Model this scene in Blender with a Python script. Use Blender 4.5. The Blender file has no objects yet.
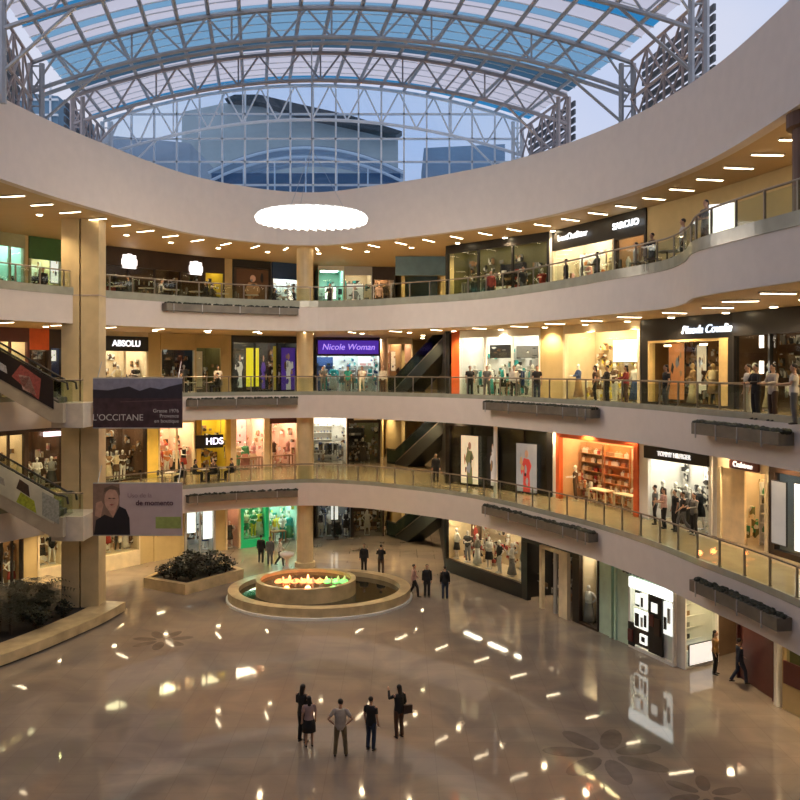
import bpy, bmesh, math, random
from mathutils import Vector, Matrix
from mathutils.geometry import tessellate_polygon
random.seed(7)
PI = math.pi
COL = bpy.context.scene.collection
SC = bpy.context.scene

# ------------------------------------------------------------------ camera, world, exposure
F = 850.0                 # focal length in pixels of the 800 px frame
CZ = 12.0                 # eye height above the ground floor of the mall
cd = bpy.data.cameras.new('camera'); cam = bpy.data.objects.new('camera', cd); COL.objects.link(cam)
cam.location = (0, 0, CZ); cam.rotation_euler = (PI/2, 0, 0)
cd.sensor_width = 36; cd.lens = 36*F/800; cd.shift_y = -0.04; cd.clip_end = 400; cd.clip_start = 0.05
SC.camera = cam
SC.view_settings.view_transform = 'Standard'; SC.view_settings.look = 'None'
SC.view_settings.exposure = 0.0; SC.view_settings.gamma = 1
w = bpy.data.worlds.new('evening_sky'); SC.world = w; w.use_nodes = True
nt = w.node_tree; nt.nodes.clear()
o_ = nt.nodes.new('ShaderNodeOutputWorld'); b_ = nt.nodes.new('ShaderNodeBackground'); b_.inputs[1].default_value = .92
tc = nt.nodes.new('ShaderNodeTexCoord'); nz = nt.nodes.new('ShaderNodeTexNoise'); nz.inputs['Scale'].default_value = 3.0; nz.inputs['Detail'].default_value = 5
cr = nt.nodes.new('ShaderNodeValToRGB'); cr.color_ramp.elements[0].position = .35; cr.color_ramp.elements[1].position = .7
cr.color_ramp.elements[0].color = (.58, .68, .95, 1); cr.color_ramp.elements[1].color = (.84, .84, .94, 1)
nt.links.new(tc.outputs['Generated'], nz.inputs['Vector']); nt.links.new(nz.outputs['Fac'], cr.inputs['Fac'])
nt.links.new(cr.outputs['Color'], b_.inputs[0]); nt.links.new(b_.outputs[0], o_.inputs[0])

# ------------------------------------------------------------------ materials
MATS = {}
def mat(name, col, rough=.6, metal=0, emit=0, ecol=None, var=.12, scale=2.0, spec=.5, bump=0, coat=0):
    if name in MATS: return MATS[name]
    m = bpy.data.materials.new(name); m.use_nodes = True; MATS[name] = m
    n = m.node_tree.nodes; l = m.node_tree.links; p = n['Principled BSDF']
    p.inputs['Roughness'].default_value = rough; p.inputs['Metallic'].default_value = metal
    p.inputs['Specular IOR Level'].default_value = spec
    if coat: p.inputs['Coat Weight'].default_value = coat; p.inputs['Coat Roughness'].default_value = .05
    t = n.new('ShaderNodeTexCoord'); q = n.new('ShaderNodeTexNoise'); q.inputs['Scale'].default_value = scale; q.inputs['Detail'].default_value = 4
    r = n.new('ShaderNodeValToRGB'); a, b = r.color_ramp.elements; a.position = .3; b.position = .7
    a.color = tuple(c*(1-var) for c in col)+(1,); b.color = tuple(min(1, c*(1+var)) for c in col)+(1,)
    l.new(t.outputs['Object'], q.inputs['Vector']); l.new(q.outputs['Fac'], r.inputs['Fac']); l.new(r.outputs['Color'], p.inputs['Base Color'])
    if emit:
        p.inputs['Emission Color'].default_value = tuple(ecol or col)+(1,); p.inputs['Emission Strength'].default_value = emit
    if bump:
        bb = n.new('ShaderNodeBump'); bb.inputs['Strength'].default_value = bump; l.new(q.outputs['Fac'], bb.inputs['Height']); l.new(bb.outputs[0], p.inputs['Normal'])
    return m
def glass(name, tint, refl=.12, rough=.03, diffuse=0, dcol=None):
    if name in MATS: return MATS[name]
    m = bpy.data.materials.new(name); m.use_nodes = True; MATS[name] = m
    n = m.node_tree.nodes; l = m.node_tree.links; n.clear()
    out = n.new('ShaderNodeOutputMaterial'); tr = n.new('ShaderNodeBsdfTransparent'); gl = n.new('ShaderNodeBsdfGlossy')
    tr.inputs[0].default_value = tuple(tint)+(1,); gl.inputs['Roughness'].default_value = rough
    lw = n.new('ShaderNodeLayerWeight'); lw.inputs[0].default_value = .5
    pw = n.new('ShaderNodeMath'); pw.operation = 'POWER'; pw.inputs[1].default_value = 5.0; l.new(lw.outputs['Facing'], pw.inputs[0])
    fr = n.new('ShaderNodeMath'); fr.operation = 'MULTIPLY_ADD'; fr.inputs[1].default_value = .5; fr.inputs[2].default_value = .03; l.new(pw.outputs[0], fr.inputs[0])
    mx = n.new('ShaderNodeMixShader'); l.new(fr.outputs[0], mx.inputs[0]); l.new(tr.outputs[0], mx.inputs[1]); l.new(gl.outputs[0], mx.inputs[2])
    last = mx
    if diffuse:
        df = n.new('ShaderNodeBsdfTranslucent'); nz = n.new('ShaderNodeTexNoise'); nz.inputs['Scale'].default_value = .8
        cr = n.new('ShaderNodeValToRGB'); c = dcol or tint
        cr.color_ramp.elements[0].color = tuple(x*.85 for x in c)+(1,); cr.color_ramp.elements[1].color = tuple(c)+(1,)
        l.new(nz.outputs['Fac'], cr.inputs[0]); l.new(cr.outputs[0], df.inputs[0])
        m2 = n.new('ShaderNodeMixShader'); m2.inputs[0].default_value = diffuse
        l.new(mx.outputs[0], m2.inputs[1]); l.new(df.outputs[0], m2.inputs[2]); last = m2
    l.new(last.outputs[0], out.inputs[0]); return m

M_PLASTER = mat('warm_plaster', (.74, .655, .59), .55, var=.03)
M_SOFFIT = mat('soffit_paint', (.58, .42, .22), .6, var=.03)
M_STONE = mat('column_stone', (.66, .52, .30), .4, var=.1, scale=1.5)
M_WALL = mat('ochre_wall', (.56, .43, .21), .6, var=.05)
M_TILE = mat('gallery_floor', (.36, .28, .18), .10, var=.12)
M_CURB = mat('green_glass_curb', (.36, .36, .28), .2, var=.1)
M_STEEL = mat('painted_steel', (.46, .46, .46), .45, .3, var=.08)
M_WSTEEL = mat('white_steel', (.82, .86, .88), .45, .1, var=.05)
M_RUST = mat('grey_brown_steel', (.50, .41, .38), .5, .2, var=.1)
M_RAIL = mat('brushed_rail', (.26, .22, .17), .4, .5)
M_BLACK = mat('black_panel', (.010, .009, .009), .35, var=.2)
M_BROWN = mat('dark_brown_panel', (.035, .018, .011), .4, var=.2)
M_WHITE = mat('white_paint', (.8, .78, .74), .5, var=.03)
M_GLASS = glass('clear_glass', (.93, .96, .94))
M_RGLASS = glass('balustrade_glass', (.88, .92, .86))
M_LAMP = mat('lamp_warm', (1, .9, .7), emit=13, ecol=(1, .80, .52))
M_BENCH = mat('bench_stone', (.56, .43, .24), .25, var=.25, scale=1.2)
M_LEAF = mat('dark_leaf', (.006, .011, .005), .5, var=.5, scale=5)
M_LEAF2 = mat('green_leaf', (.03, .06, .02), .5, var=.5, scale=5)
M_SOIL = mat('planter_soil', (.02, .014, .01), .9, var=.4, scale=6)
M_SKIN = mat('skin', (.45, .26, .17), .5, var=.06)
M_HAIR = mat('black_hair', (.012, .008, .006), .5, var=.3)

# polished marble floor: large slabs, veins, thin joints
def floor_mat():
    m = bpy.data.materials.new('polished_marble'); m.use_nodes = True
    n = m.node_tree.nodes; l = m.node_tree.links; p = n['Principled BSDF']
    t = n.new('ShaderNodeTexCoord')
    br = n.new('ShaderNodeTexBrick'); br.inputs['Scale'].default_value = .55; br.inputs['Mortar Size'].default_value = .006; br.offset = 0
    br.inputs['Color1'].default_value = (.265, .218, .180, 1); br.inputs['Color2'].default_value = (.290, .240, .198, 1); br.inputs['Mortar'].default_value = (.235, .193, .160, 1)
    br.inputs['Brick Width'].default_value = .6; br.inputs['Row Height'].default_value = .6
    nz = n.new('ShaderNodeTexNoise'); nz.inputs['Scale'].default_value = .35; nz.inputs['Detail'].default_value = 8; nz.inputs['Distortion'].default_value = 1.2
    cr = n.new('ShaderNodeValToRGB'); cr.color_ramp.elements[0].position = .35; cr.color_ramp.elements[1].position = .65
    cr.color_ramp.elements[0].color = (.78, .78, .8, 1); cr.color_ramp.elements[1].color = (1.12, 1.08, 1.02, 1)
    mx = n.new('ShaderNodeMixRGB'); mx.blend_type = 'MULTIPLY'; mx.inputs[0].default_value = 1
    l.new(t.outputs['Object'], br.inputs['Vector']); l.new(t.outputs['Object'], nz.inputs['Vector'])
    l.new(nz.outputs['Fac'], cr.inputs[0]); l.new(br.outputs['Color'], mx.inputs[1]); l.new(cr.outputs[0], mx.inputs[2])
    l.new(mx.outputs[0], p.inputs['Base Color'])
    n2 = n.new('ShaderNodeTexNoise'); n2.inputs['Scale'].default_value = 1.1; n2.inputs['Detail'].default_value = 2
    l.new(t.outputs['Object'], n2.inputs['Vector'])
    bb = n.new('ShaderNodeBump'); bb.inputs['Strength'].default_value = .02; bb.inputs['Distance'].default_value = .04
    l.new(n2.outputs['Fac'], bb.inputs['Height']); l.new(bb.outputs[0], p.inputs['Normal'])
    p.inputs['Roughness'].default_value = .045; p.inputs['Specular IOR Level'].default_value = .9
    return m
M_FLOOR = floor_mat()

# ------------------------------------------------------------------ helpers
class MB:
    def __init__(s): s.v = []; s.f = []
    def add(s, vs, fs):
        k = len(s.v); s.v += [tuple(v) for v in vs]; s.f += [tuple(i+k for i in f) for f in fs]; return s
    def box(s, x0, x1, y0, y1, z0, z1):
        vs = [(x, y, z) for z in (z0, z1) for x, y in ((x0, y0), (x1, y0), (x1, y1), (x0, y1))]
        return s.add(vs, [(3, 2, 1, 0), (4, 5, 6, 7), (0, 1, 5, 4), (1, 2, 6, 5), (2, 3, 7, 6), (3, 0, 4, 7)])
    def bar(s, a, b, r, n=6, r2=None):
        return s.tube([a, b], [r, r if r2 is None else r2], n)
    def tube(s, pts, rad, n=8, flat=1.0, cap=True):
        pts = [Vector(p) for p in pts]
        if not isinstance(rad, (list, tuple)): rad = [rad]*len(pts)
        k = len(s.v); up = None
        for i, p in enumerate(pts):
            a = pts[max(i-1, 0)]; b = pts[min(i+1, len(pts)-1)]; d = (b-a)
            d = d.normalized() if d.length > 1e-9 else Vector((0, 0, 1))
            if up is None: up = Vector((0, 0, 1)) if abs(d.z) < .9 else Vector((0, 1, 0))
            sx = d.cross(up); sx = sx.normalized() if sx.length > 1e-6 else Vector((1, 0, 0))
            sy = sx.cross(d).normalized(); up = sy
            for j in range(n):
                t = 2*PI*(j+.5)/n
                s.v.append(tuple(p+sx*math.cos(t)*rad[i]+sy*math.sin(t)*rad[i]*flat))
        for i in range(len(pts)-1):
            for j in range(n):
                s.f.append((k+i*n+j, k+i*n+(j+1) % n, k+(i+1)*n+(j+1) % n, k+(i+1)*n+j))
        if cap:
            s.f.append(tuple(k+j for j in range(n))[::-1]); s.f.append(tuple(k+(len(pts)-1)*n+j for j in range(n)))
        return s
    def rings(s, R, n=16, cap=True):      # R: (cx,cy,z,rx,ry)
        k = len(s.v)
        for cx, cy, z, rx, ry in R:
            for j in range(n):
                t = 2*PI*j/n; s.v.append((cx+rx*math.cos(t), cy+ry*math.sin(t), z))
        for i in range(len(R)-1):
            for j in range(n):
                s.f.append((k+i*n+j, k+i*n+(j+1) % n, k+(i+1)*n+(j+1) % n, k+(i+1)*n+j))
        if cap:
            s.f.append(tuple(k+j for j in range(n))[::-1]); s.f.append(tuple(k+(len(R)-1)*n+j for j in range(n)))
        return s
    def ball(s, c, rx, ry, rz, n=12, m=8):
        R = []
        for i in range(m+1):
            t = PI*(i/m)-PI/2; q = max(math.cos(t), .02)
            R.append((c[0], c[1], c[2]+rz*math.sin(t), rx*q, ry*q))
        return s.rings(R, n)
    def prism(s, poly, z0, z1):
        n = len(poly); k = len(s.v)
        s.v += [(p[0], p[1], z0) for p in poly]+[(p[0], p[1], z1) for p in poly]
        s.f.append(tuple(k+i for i in range(n))[::-1]); s.f.append(tuple(k+n+i for i in range(n)))
        for i in range(n): s.f.append((k+i, k+(i+1) % n, k+n+(i+1) % n, k+n+i))
        return s
    def slabxz(s, poly, y0, y1):          # polygon in x,z extruded along y
        n = len(poly); k = len(s.v)
        s.v += [(p[0], y0, p[1]) for p in poly]+[(p[0], y1, p[1]) for p in poly]
        s.f.append(tuple(k+i for i in range(n))); s.f.append(tuple(k+n+i for i in range(n))[::-1])
        for i in range(n): s.f.append((k+i, k+n+i, k+n+(i+1) % n, k+(i+1) % n))
        return s
    def build(s, name, m, parent=None, smooth=False, loc=None, rz=None):
        me = bpy.data.meshes.new(name); me.from_pydata(s.v, [], s.f)
        bm = bmesh.new(); bm.from_mesh(me); bmesh.ops.recalc_face_normals(bm, faces=bm.faces); bm.to_mesh(me); bm.free()
        if smooth: me.polygons.foreach_set('use_smooth', [True]*len(me.polygons))
        me.materials.append(m); o = bpy.data.objects.new(name, me); COL.objects.link(o)
        if parent: o.parent = parent
        if loc: o.location = loc
        if rz: o.rotation_euler.z = rz
        return o
def tag(o, label=None, cat=None, group=None, kind=None):
    if label: o['label'] = label
    if cat: o['category'] = cat
    if group: o['group'] = group
    if kind: o['kind'] = kind
    return o
def struct(o, label=None):
    o['kind'] = 'structure'
    if label: o['label'] = label
    return o
def empty(name, loc, rz=0, label=None, cat=None, group=None):
    o = bpy.data.objects.new(name, None); COL.objects.link(o); o.location = loc; o.rotation_euler = (0, 0, rz)
    o.empty_display_size = .2
    return tag(o, label, cat, group)
KIDS = {}
def copy_tree(o, parent=None):
    c = o.copy(); COL.objects.link(c)
    if parent: c.parent = parent
    for ch in o.children: copy_tree(ch, c)
    return c
def remesh(mb, vox, name):
    o = mb.build(name, M_SKIN); md = o.modifiers.new('r', 'REMESH'); md.mode = 'VOXEL'; md.voxel_size = vox; md.use_smooth_shade = True
    sm = o.modifiers.new('s', 'SMOOTH'); sm.iterations = 2; sm.factor = .5
    dg = bpy.context.evaluated_depsgraph_get(); me = bpy.data.meshes.new_from_object(o.evaluated_get(dg))
    old = o.data; bpy.data.objects.remove(o); bpy.data.meshes.remove(old)
    me.polygons.foreach_set('use_smooth', [True]*len(me.polygons)); return me
def mobj(name, me, m, parent=None):
    o = bpy.data.objects.new(name, me); COL.objects.link(o)
    if not me.materials: me.materials.append(m)
    o.material_slots[0].link = 'OBJECT'; o.material_slots[0].material = m
    if parent: o.parent = parent
    return o
def text(s, name, m, size, parent, loc, shear=0, ext=.03, rz=0, align='CENTER', bold=.0, sx=1.0):
    c = bpy.data.curves.new(name, 'FONT'); c.body = s; c.size = size; c.extrude = ext; c.align_x = align; c.align_y = 'CENTER'; c.shear = shear; c.offset = bold
    c.materials.append(m); o = bpy.data.objects.new(name, c); COL.objects.link(o); o.parent = parent
    o.location = loc; o.rotation_euler = (PI/2, 0, rz); o.scale = (sx, 1, 1); return o
def spline(ctrl, n=8, closed=True):
    out = []; N = len(ctrl)
    rng = range(N) if closed else range(N-1)
    for i in rng:
        g = (lambda k: ctrl[k % N]) if closed else (lambda k: ctrl[min(max(k, 0), N-1)])
        p0, p1, p2, p3 = g(i-1), g(i), g(i+1), g(i+2)
        for j in range(n):
            t = j/n; q = []
            for a in (0, 1):
                q.append(.5*((2*p1[a])+(-p0[a]+p2[a])*t+(2*p0[a]-5*p1[a]+4*p2[a]-p3[a])*t*t+(-p0[a]+3*p1[a]-3*p2[a]+p3[a])*t**3))
            out.append(tuple(q))
    if not closed: out.append(tuple(ctrl[-1]))
    return out
def offset(poly, d, closed=True):       # to the outside of the atrium (curve runs clockwise seen from above)
    out = []; N = len(poly)
    for i in range(N):
        a = poly[(i-1) % N] if closed or i > 0 else poly[i]; b = poly[(i+1) % N] if closed or i < N-1 else poly[i]
        t = Vector((b[0]-a[0], b[1]-a[1])).normalized(); out.append((poly[i][0]-t.y*d, poly[i][1]+t.x*d))
    return out
def resample(poly, step):
    out = [poly[0]]; acc = 0; 
    for a, b in zip(poly, poly[1:]):
        L = math.dist(a, b); pos = step-acc
        while pos <= L:
            t = pos/L; out.append((a[0]+(b[0]-a[0])*t, a[1]+(b[1]-a[1])*t)); pos += step
        acc = (acc+L) % step if L > 0 else acc
    return out
def hit(px, poly):                       # where the sight line through column px meets a wall line on the plan
    k = (px-400)/F; best = None
    for a, b in zip(poly, poly[1:]):
        fa = a[0]-k*a[1]; fb = b[0]-k*b[1]
        if (fa <= 0 <= fb) or (fb <= 0 <= fa):
            t = fa/(fa-fb) if fa != fb else 0; p = (a[0]+(b[0]-a[0])*t, a[1]+(b[1]-a[1])*t)
            if best is None or p[1] < best[1]: best = p
    if best is None:
        best = min(poly, key=lambda p: abs(p[0]-k*p[1])); print('NOHIT', px, poly[0], poly[-1])
    return best

# ------------------------------------------------------------------ plan of the place (metres)
E12 = spline([(-9, 1.2), (-17, 6), (-20.5, 15), (-21.5, 27), (-20.5, 35), (-17.8, 41), (-15, 44.6), (-11.6, 48), (-6, 50.3), (-2.5, 49.6), (0, 47.9),
       (2.7, 45.6), (5.0, 42.5), (7.6, 37.6), (8.5, 35.6), (9.6, 32.3), (10.3, 29), (11, 26), (11.5, 22), (11.6, 14), (10, 6), (5, 1.2), (0, .4)])
E3 = spline([(-9, 1.2), (-17, 6), (-20, 15), (-20, 27), (-18.3, 36), (-16, 40.8), (-14, 43.5), (-11, 46.5), (-5.8, 49.2), (-2.2, 48.6), (0, 47), (2.7, 45),
      (5, 42.2), (7.4, 37), (8.3, 34.2), (9.5, 31), (9.5, 28.5), (9.0, 25.8), (9.4, 23), (10.0, 20), (10.5, 14), (9.5, 6), (5, 1.2), (0, .4)])
E4 = spline([(-9, 1.2), (-14, 6), (-16, 15), (-16, 25), (-15.2, 32.2), (-13.7, 38.7), (-10.8, 46), (-5.9, 49.8), (-1.1, 47.8), (5, 42.8), (8.7, 36.9),
      (10.6, 30.2), (10.9, 22.9), (10.7, 15), (9.5, 6), (5, 1.2), (0, .4)])
ROOM = (-33, 25, -7, 86)
FR = [(2.75, 50.5), (8.07, 45), (10, 41), (12.8, 34.4), (13.8, 30.9), (15.2, 25), (16, 15), (16, 5)]
FG = [(2.7, 50.5), (6.4, 44.5), (9.1, 38.7), (11.1, 34.2), (13.1, 33), (13.5, 30.3), (16, 27), (16, 5)]
FL = [(-32, 28), (-23, 42), (-20, 47), (-16.8, 51), (-14, 54.5), (-8, 58.4), (-5.5, 60)]
FB = [(-6.2, 60), (0.3, 61)]
FC = [(-3.0, 67), (4.5, 67)]
Z1, Z2, Z3, Z4 = 5.2, 10.4, 15.6, 19.2
S1, S2, S3 = 3.85, 9.05, 14.15           # soffit heights above ground floor, first and second gallery
LV = {0: (0, S1), 1: (Z1, S2), 2: (Z2, S3), 3: (Z3, Z4)}
LNAME = {0: 'ground floor', 1: 'first gallery', 2: 'second gallery', 3: 'top gallery'}

# ------------------------------------------------------------------ structure
x0, x1, y0, y1 = ROOM
fl = MB().add([(x0, y0, 0), (x1, y0, 0), (x1, y1, 0), (x0, y1, 0)], [(0, 1, 2, 3)]); struct(fl.build('floor', M_FLOOR))
def slab(name, E, zb, zt, mtop, mbot):
    outer = [(x0, y0), (x1, y0), (x1, y1), (x0, y1)]
    polys = [[Vector((p[0], p[1], 0)) for p in outer], [Vector((p[0], p[1], 0)) for p in E]]
    tris = tessellate_polygon(polys); allp = outer+list(E)
    struct(MB().add([(p[0], p[1], zt) for p in allp], tris).build(name, mtop))
    struct(MB().add([(p[0], p[1], zb) for p in allp], tris).build('ceiling', mbot))
def band(name, E, z0, z1, m, thick=.12, smooth=True):
    I = E; O = offset(E, thick); n = len(E); vs = []; fs = []
    for (a, b) in zip(I, O): vs += [(a[0], a[1], z0), (a[0], a[1], z1), (b[0], b[1], z1), (b[0], b[1], z0)]
    for i in range(n):
        j = (i+1) % n
        for k in range(4): fs.append((4*i+k, 4*i+(k+1) % 4, 4*j+(k+1) % 4, 4*j+k))
    return struct(MB().add(vs, fs).build(name, m, smooth=False))
slab('floor_gallery', E12, S1+.03, Z1, M_TILE, M_SOFFIT); band('trim_1', E12, S1, Z1, M_PLASTER); band('trim_1', offset(E12, .02), Z1, Z1+.22, M_CURB, .1)
slab('floor_gallery', E12, S2+.03, Z2, M_TILE, M_SOFFIT); band('trim_2', E12, S2, Z2, M_PLASTER); band('trim_2', offset(E12, .02), Z2, Z2+.22, M_CURB, .1)
slab('floor_gallery', E3, S3+.03, Z3, M_TILE, M_SOFFIT); band('trim_3', E3, S3, Z3-.05, M_PLASTER); band('trim_3', offset(E3, -.03), Z3-.08, Z3+.30, M_CURB, .1)
slab('roof_deck', E4, Z4+.03, 22.2, M_WSTEEL, M_SOFFIT); band('trim_4', E4, Z4, 22.3, M_PLASTER, .4)
for nm, bx in (('wall_back', (x0, x1, y1-.2, y1, 0, 22.2)), ('wall_front', (x0, x1, y0, y0+.2, 0, 22.2)), ('wall_left', (x0, x0+.2, y0, y1, 0, 22.2)), ('wall_right', (x1-.2, x1, y0, y1, 0, 22.2))):
    struct(MB().box(*bx).build(nm, M_WALL))

# columns
c = MB().box(-.5, .5, -.55, .55, 0, Z4)
for nm, X in (('column_1', -15.95), ('column_2', -15.0)):
    o = struct(MB().box(-.43, .43, -.5, .5, 0, Z4+.1).build(nm, M_STONE, loc=(X, 41.6, 0)))
    g = MB()
    for z in (Z1-.1, Z2-.1, Z3-.1): g.box(-.45, .45, -.52, .52, z, z+.05)
    g.build('joint_ring', M_RUST, o)
cc = MB().rings([(0, 0, 0, .62, .62), (0, 0, .3, .62, .62), (0, 0, .32, .5, .5), (0, 0, Z4+.1, .5, .5)], 20)
struct(cc.build('column_3', M_STONE, smooth=False, loc=(-5.75, 51.4, 0)))
struct(MB().rings([(0, 0, Z3, .62, .62), (0, 0, Z4-.45, .62, .62), (0, 0, Z4-.4, .78, .78), (0, 0, Z4+.05, .78, .78)], 24).build('column_4', mat('brown_column', (.12, .05, .025), .5), loc=(11.75, 24, 0)))

# ------------------------------------------------------------------ roof: trusses, purlins, glazing, gable
def cX(Y): return -.17*Y+3.4
rb_ang = math.atan(.17)
TR = [(12, 16.3, 15.0, 13.2), (18.5, 16.3, 15.0, 13.2), (25, 16.2, 14.9, 13.2), (31.5, 16.1, 14.8, 13.2), (38, 16.1, 14.8, 13.4), (44.5, 16.5, 15.05, 12.9), (51, 16.95, 14.9, 12.5)]
RISE = 2.3
def roofz(Y, u):
    for a, b in zip(TR, TR[1:]):
        if Y <= b[0] or b is TR[-1]:
            t = (Y-a[0])/(b[0]-a[0]); T = a[1]+(b[1]-a[1])*t; return CZ+T+.28-RISE*(u/13)**2
tr_lab = ['grey roof truss above the near part of the opening']*3+['grey roof truss nearest the camera with tall lattice posts on its right', 'large grey roof truss carrying the light blue roof band', 'brownish roof truss under the white glazed bay', 'pale roof truss in front of the glass gable end']
for i, (Y, T, B, W) in enumerate(TR):
    m = [M_STEEL, M_STEEL, M_STEEL, M_STEEL, M_STEEL, M_RUST, M_WSTEEL][i]
    r = empty('roof_truss', (cX(Y), Y, CZ), rb_ang*0, tr_lab[i], 'roof truss', 'roof trusses of the skylight')
    N = 24
    top = [(-W+2*W*k/N, 0, T-RISE*((-W+2*W*k/N)/13)**2) for k in range(N+1)]
    bot = [(-W+2*W*k/N, 0, B-RISE*((-W+2*W*k/N)/13)**2) for k in range(N+1)]
    MB().tube(top, .11, 6).build('top_chord', m, r); MB().tube(bot, .10, 6).build('bottom_chord', m, r)
    if i in (4,): 
        MB().tube([(p[0], .7, p[2]) for p in bot], .1, 6).build('bottom_chord', m, r)
    wb = MB()
    for k in range(0, N-1, 2):
        wb.bar(bot[k], top[k+1], .055, 5); wb.bar(top[k+1], bot[k+2], .055, 5)
    for k in range(0, N+1, 4): wb.bar(bot[k], top[k], .045, 5)
    wb.build('web', m, r)
    for s in (-1, 1):
        e = MB(); zt = T-RISE*(W/13)**2
        for dx, dy in ((0, 0), (.55*s, 0)):
            e.bar((s*W-.45*s+dx, dy, 9.8), (s*W-.45*s+dx, dy, zt-.05), .12, 6)
        z = 9.9
        while z < zt-.9:
            a = s*W-.45*s
            e.bar((a, 0, z), (a+.55*s, 0, z+.9), .045, 4); e.bar((a, 0, z+.9), (a+.55*s, 0, z+.9), .045, 4); z += .9
        e.bar((s*W-.45*s, 0, 11), (s*(W-3.2), 0, B-RISE*((W-3.2)/13)**2), .07, 5)
        e.build('lattice_post', m, r)
# purlins running along the vault
def shell_pt(Y, u): return (cX(Y)+u, Y, roofz(Y, u))
ys = [10, 18.5, 25, 31.5, 38, 44.5, 51]
np_ = 19
for k in range(np_):
    u = -12.4+24.8*k/(np_-1)
    o = MB().tube([(shell_pt(Y, u)[0], Y, shell_pt(Y, u)[2]-.14) for Y in ys], .10, 5).build('roof_purlin', M_STEEL)
    tag(o, 'long grey purlin running along the glass vault', 'purlin', 'purlins of the glass vault')
gw = glass('white_roof_panel', (.9, .88, .92), diffuse=.75, dcol=(1, .96, .94))
gb = glass('blue_roof_panel', (.55, .74, .84), diffuse=.5, dcol=(.55, .76, .86))
gc = glass('cyan_roof_panel', (.22, .58, .78), diffuse=.5, dcol=(.22, .60, .80))
gd = glass('dark_blue_roof_panel', (.24, .38, .46), diffuse=.6, dcol=(.26, .40, .48))
strips = []
Y = 8.0
def bay(a, b, spec):
    for f0, f1, m in spec: strips.append((a+(b-a)*f0, a+(b-a)*f1, m))
for a in (8, 18.5): bay(a, a+6.5+(4 if a == 8 else 0), [(0, .55, gw), (.55, .7, gc), (.7, 1, gw)])
bay(25, 31.5, [(0, .5, gw), (.5, .68, gc), (.68, 1, gw)])
bay(31.5, 38, [(0, .42, gw), (.42, .56, gc), (.56, .72, gw), (.72, .82, gb), (.82, 1, gw)])
bay(38, 44.5, [(0, .78, gb), (.78, 1, gd)])
bay(44.5, 51, [(0, .82, gw), (.82, 1, gc)])
for i, (a, b, m) in enumerate(strips):
    vs = []; fs = []; n = 20
    for k in range(n+1):
        u = -13+26*k/n
        for Yv in (a, b): p = shell_pt(Yv, u); vs += [p, (p[0], p[1], p[2]+.03)]
    for k in range(n):
        q = 4*k
        fs += [(q, q+2, q+6, q+4), (q+1, q+5, q+7, q+3), (q, q+4, q+5, q+1), (q+2, q+3, q+7, q+6)]
    struct(MB().add(vs, fs).build('window_%d' % (i+1), m))
# thin glazing bars across the vault
gbm = MB()
for Yv in [8+1.08*k for k in range(40)]:
    if Yv > 51: break
    pts = [shell_pt(Yv, -13+26*k/20) for k in range(21)]
    gbm.tube([(p[0], p[1], p[2]-.05) for p in pts], .03, 4)
struct(gbm.build('trim_5', M_WSTEEL))
# gable end glazing at the back of the vault
gy = 51.6; gx = cX(51)
vs = []
n = 20
P = [(-12.5+25*k/n) for k in range(n+1)]
poly = [(gx+u, roofz(51, u)-.1) for u in P]
gl = MB().slabxz([(gx-12.5, 21.5)]+poly+[(gx+12.5, 21.5)], gy, gy+.03); struct(gl.build('window_20', glass('gable_glass', (.82, .9, .97))))
gm = MB()
for k in range(19):
    u = -12.4+24.8*k/18; gm.box(gx+u-.05, gx+u+.05, gy-.1, gy+.08, 21.5, roofz(51, u))
for z in (23.1, 24.5, 25.9, 27.4):
    hw = 13*math.sqrt(max(0, (roofz(51, 0)-z)/RISE)) if z > roofz(51, 12.4) else 12.4
    hw = min(hw, 12.4); gm.box(gx-hw, gx+hw, gy-.1, gy+.08, z-.05, z+.05)
struct(gm.build('window_frame', M_WSTEEL))
# side lattice walls with dark louvres in two of the bays
for s_ in (-1, 1):
    for ia, ib in ((3, 4), (5, 6), (1, 2)):
        (ya, Ta, _, Wa), (yb, Tb, _, Wb) = TR[ia], TR[ib]; xa = cX(ya)+s_*Wa; xb = cX(yb)+s_*Wb; zt = CZ+Ta-RISE*(Wa/13)**2
        r = empty('side_lattice', (xa, ya, 22.3), math.atan2(yb-ya, xb-xa), 'grey lattice side wall of the vault, %s side, %s pair of trusses' % ('left' if s_ < 0 else 'right', ('middle', 'rear', 'front')[(3, 5, 1).index(ia)]), 'lattice wall')
        L = math.hypot(xb-xa, yb-ya); H = zt-22.3; b = MB()
        for z in (0, H*.5, H): b.bar((0, 0, z), (L, 0, z), .08, 5)
        n = 4
        for k in range(n):
            for z in (0, H*.5): b.bar((L*k/n, 0, z), (L*(k+1)/n, 0, z+H*.5), .055, 4); b.bar((L*k/n, 0, z+H*.5), (L*(k+1)/n, 0, z), .055, 4)
            b.bar((L*k/n, 0, 0), (L*k/n, 0, H), .06, 4)
        b.build('bracing', M_RUST, r); lv = MB(); side = -s_*-.5
        yy = .5 if s_ < 0 else -.5
        for k in range(9): lv.box(.1, L-.1, yy-.05, yy+.05, H*k/9, H*k/9+H*.07)
        lv.build('louvre', mat('dark_louvre', (.10, .11, .12), .5), r)
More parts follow.
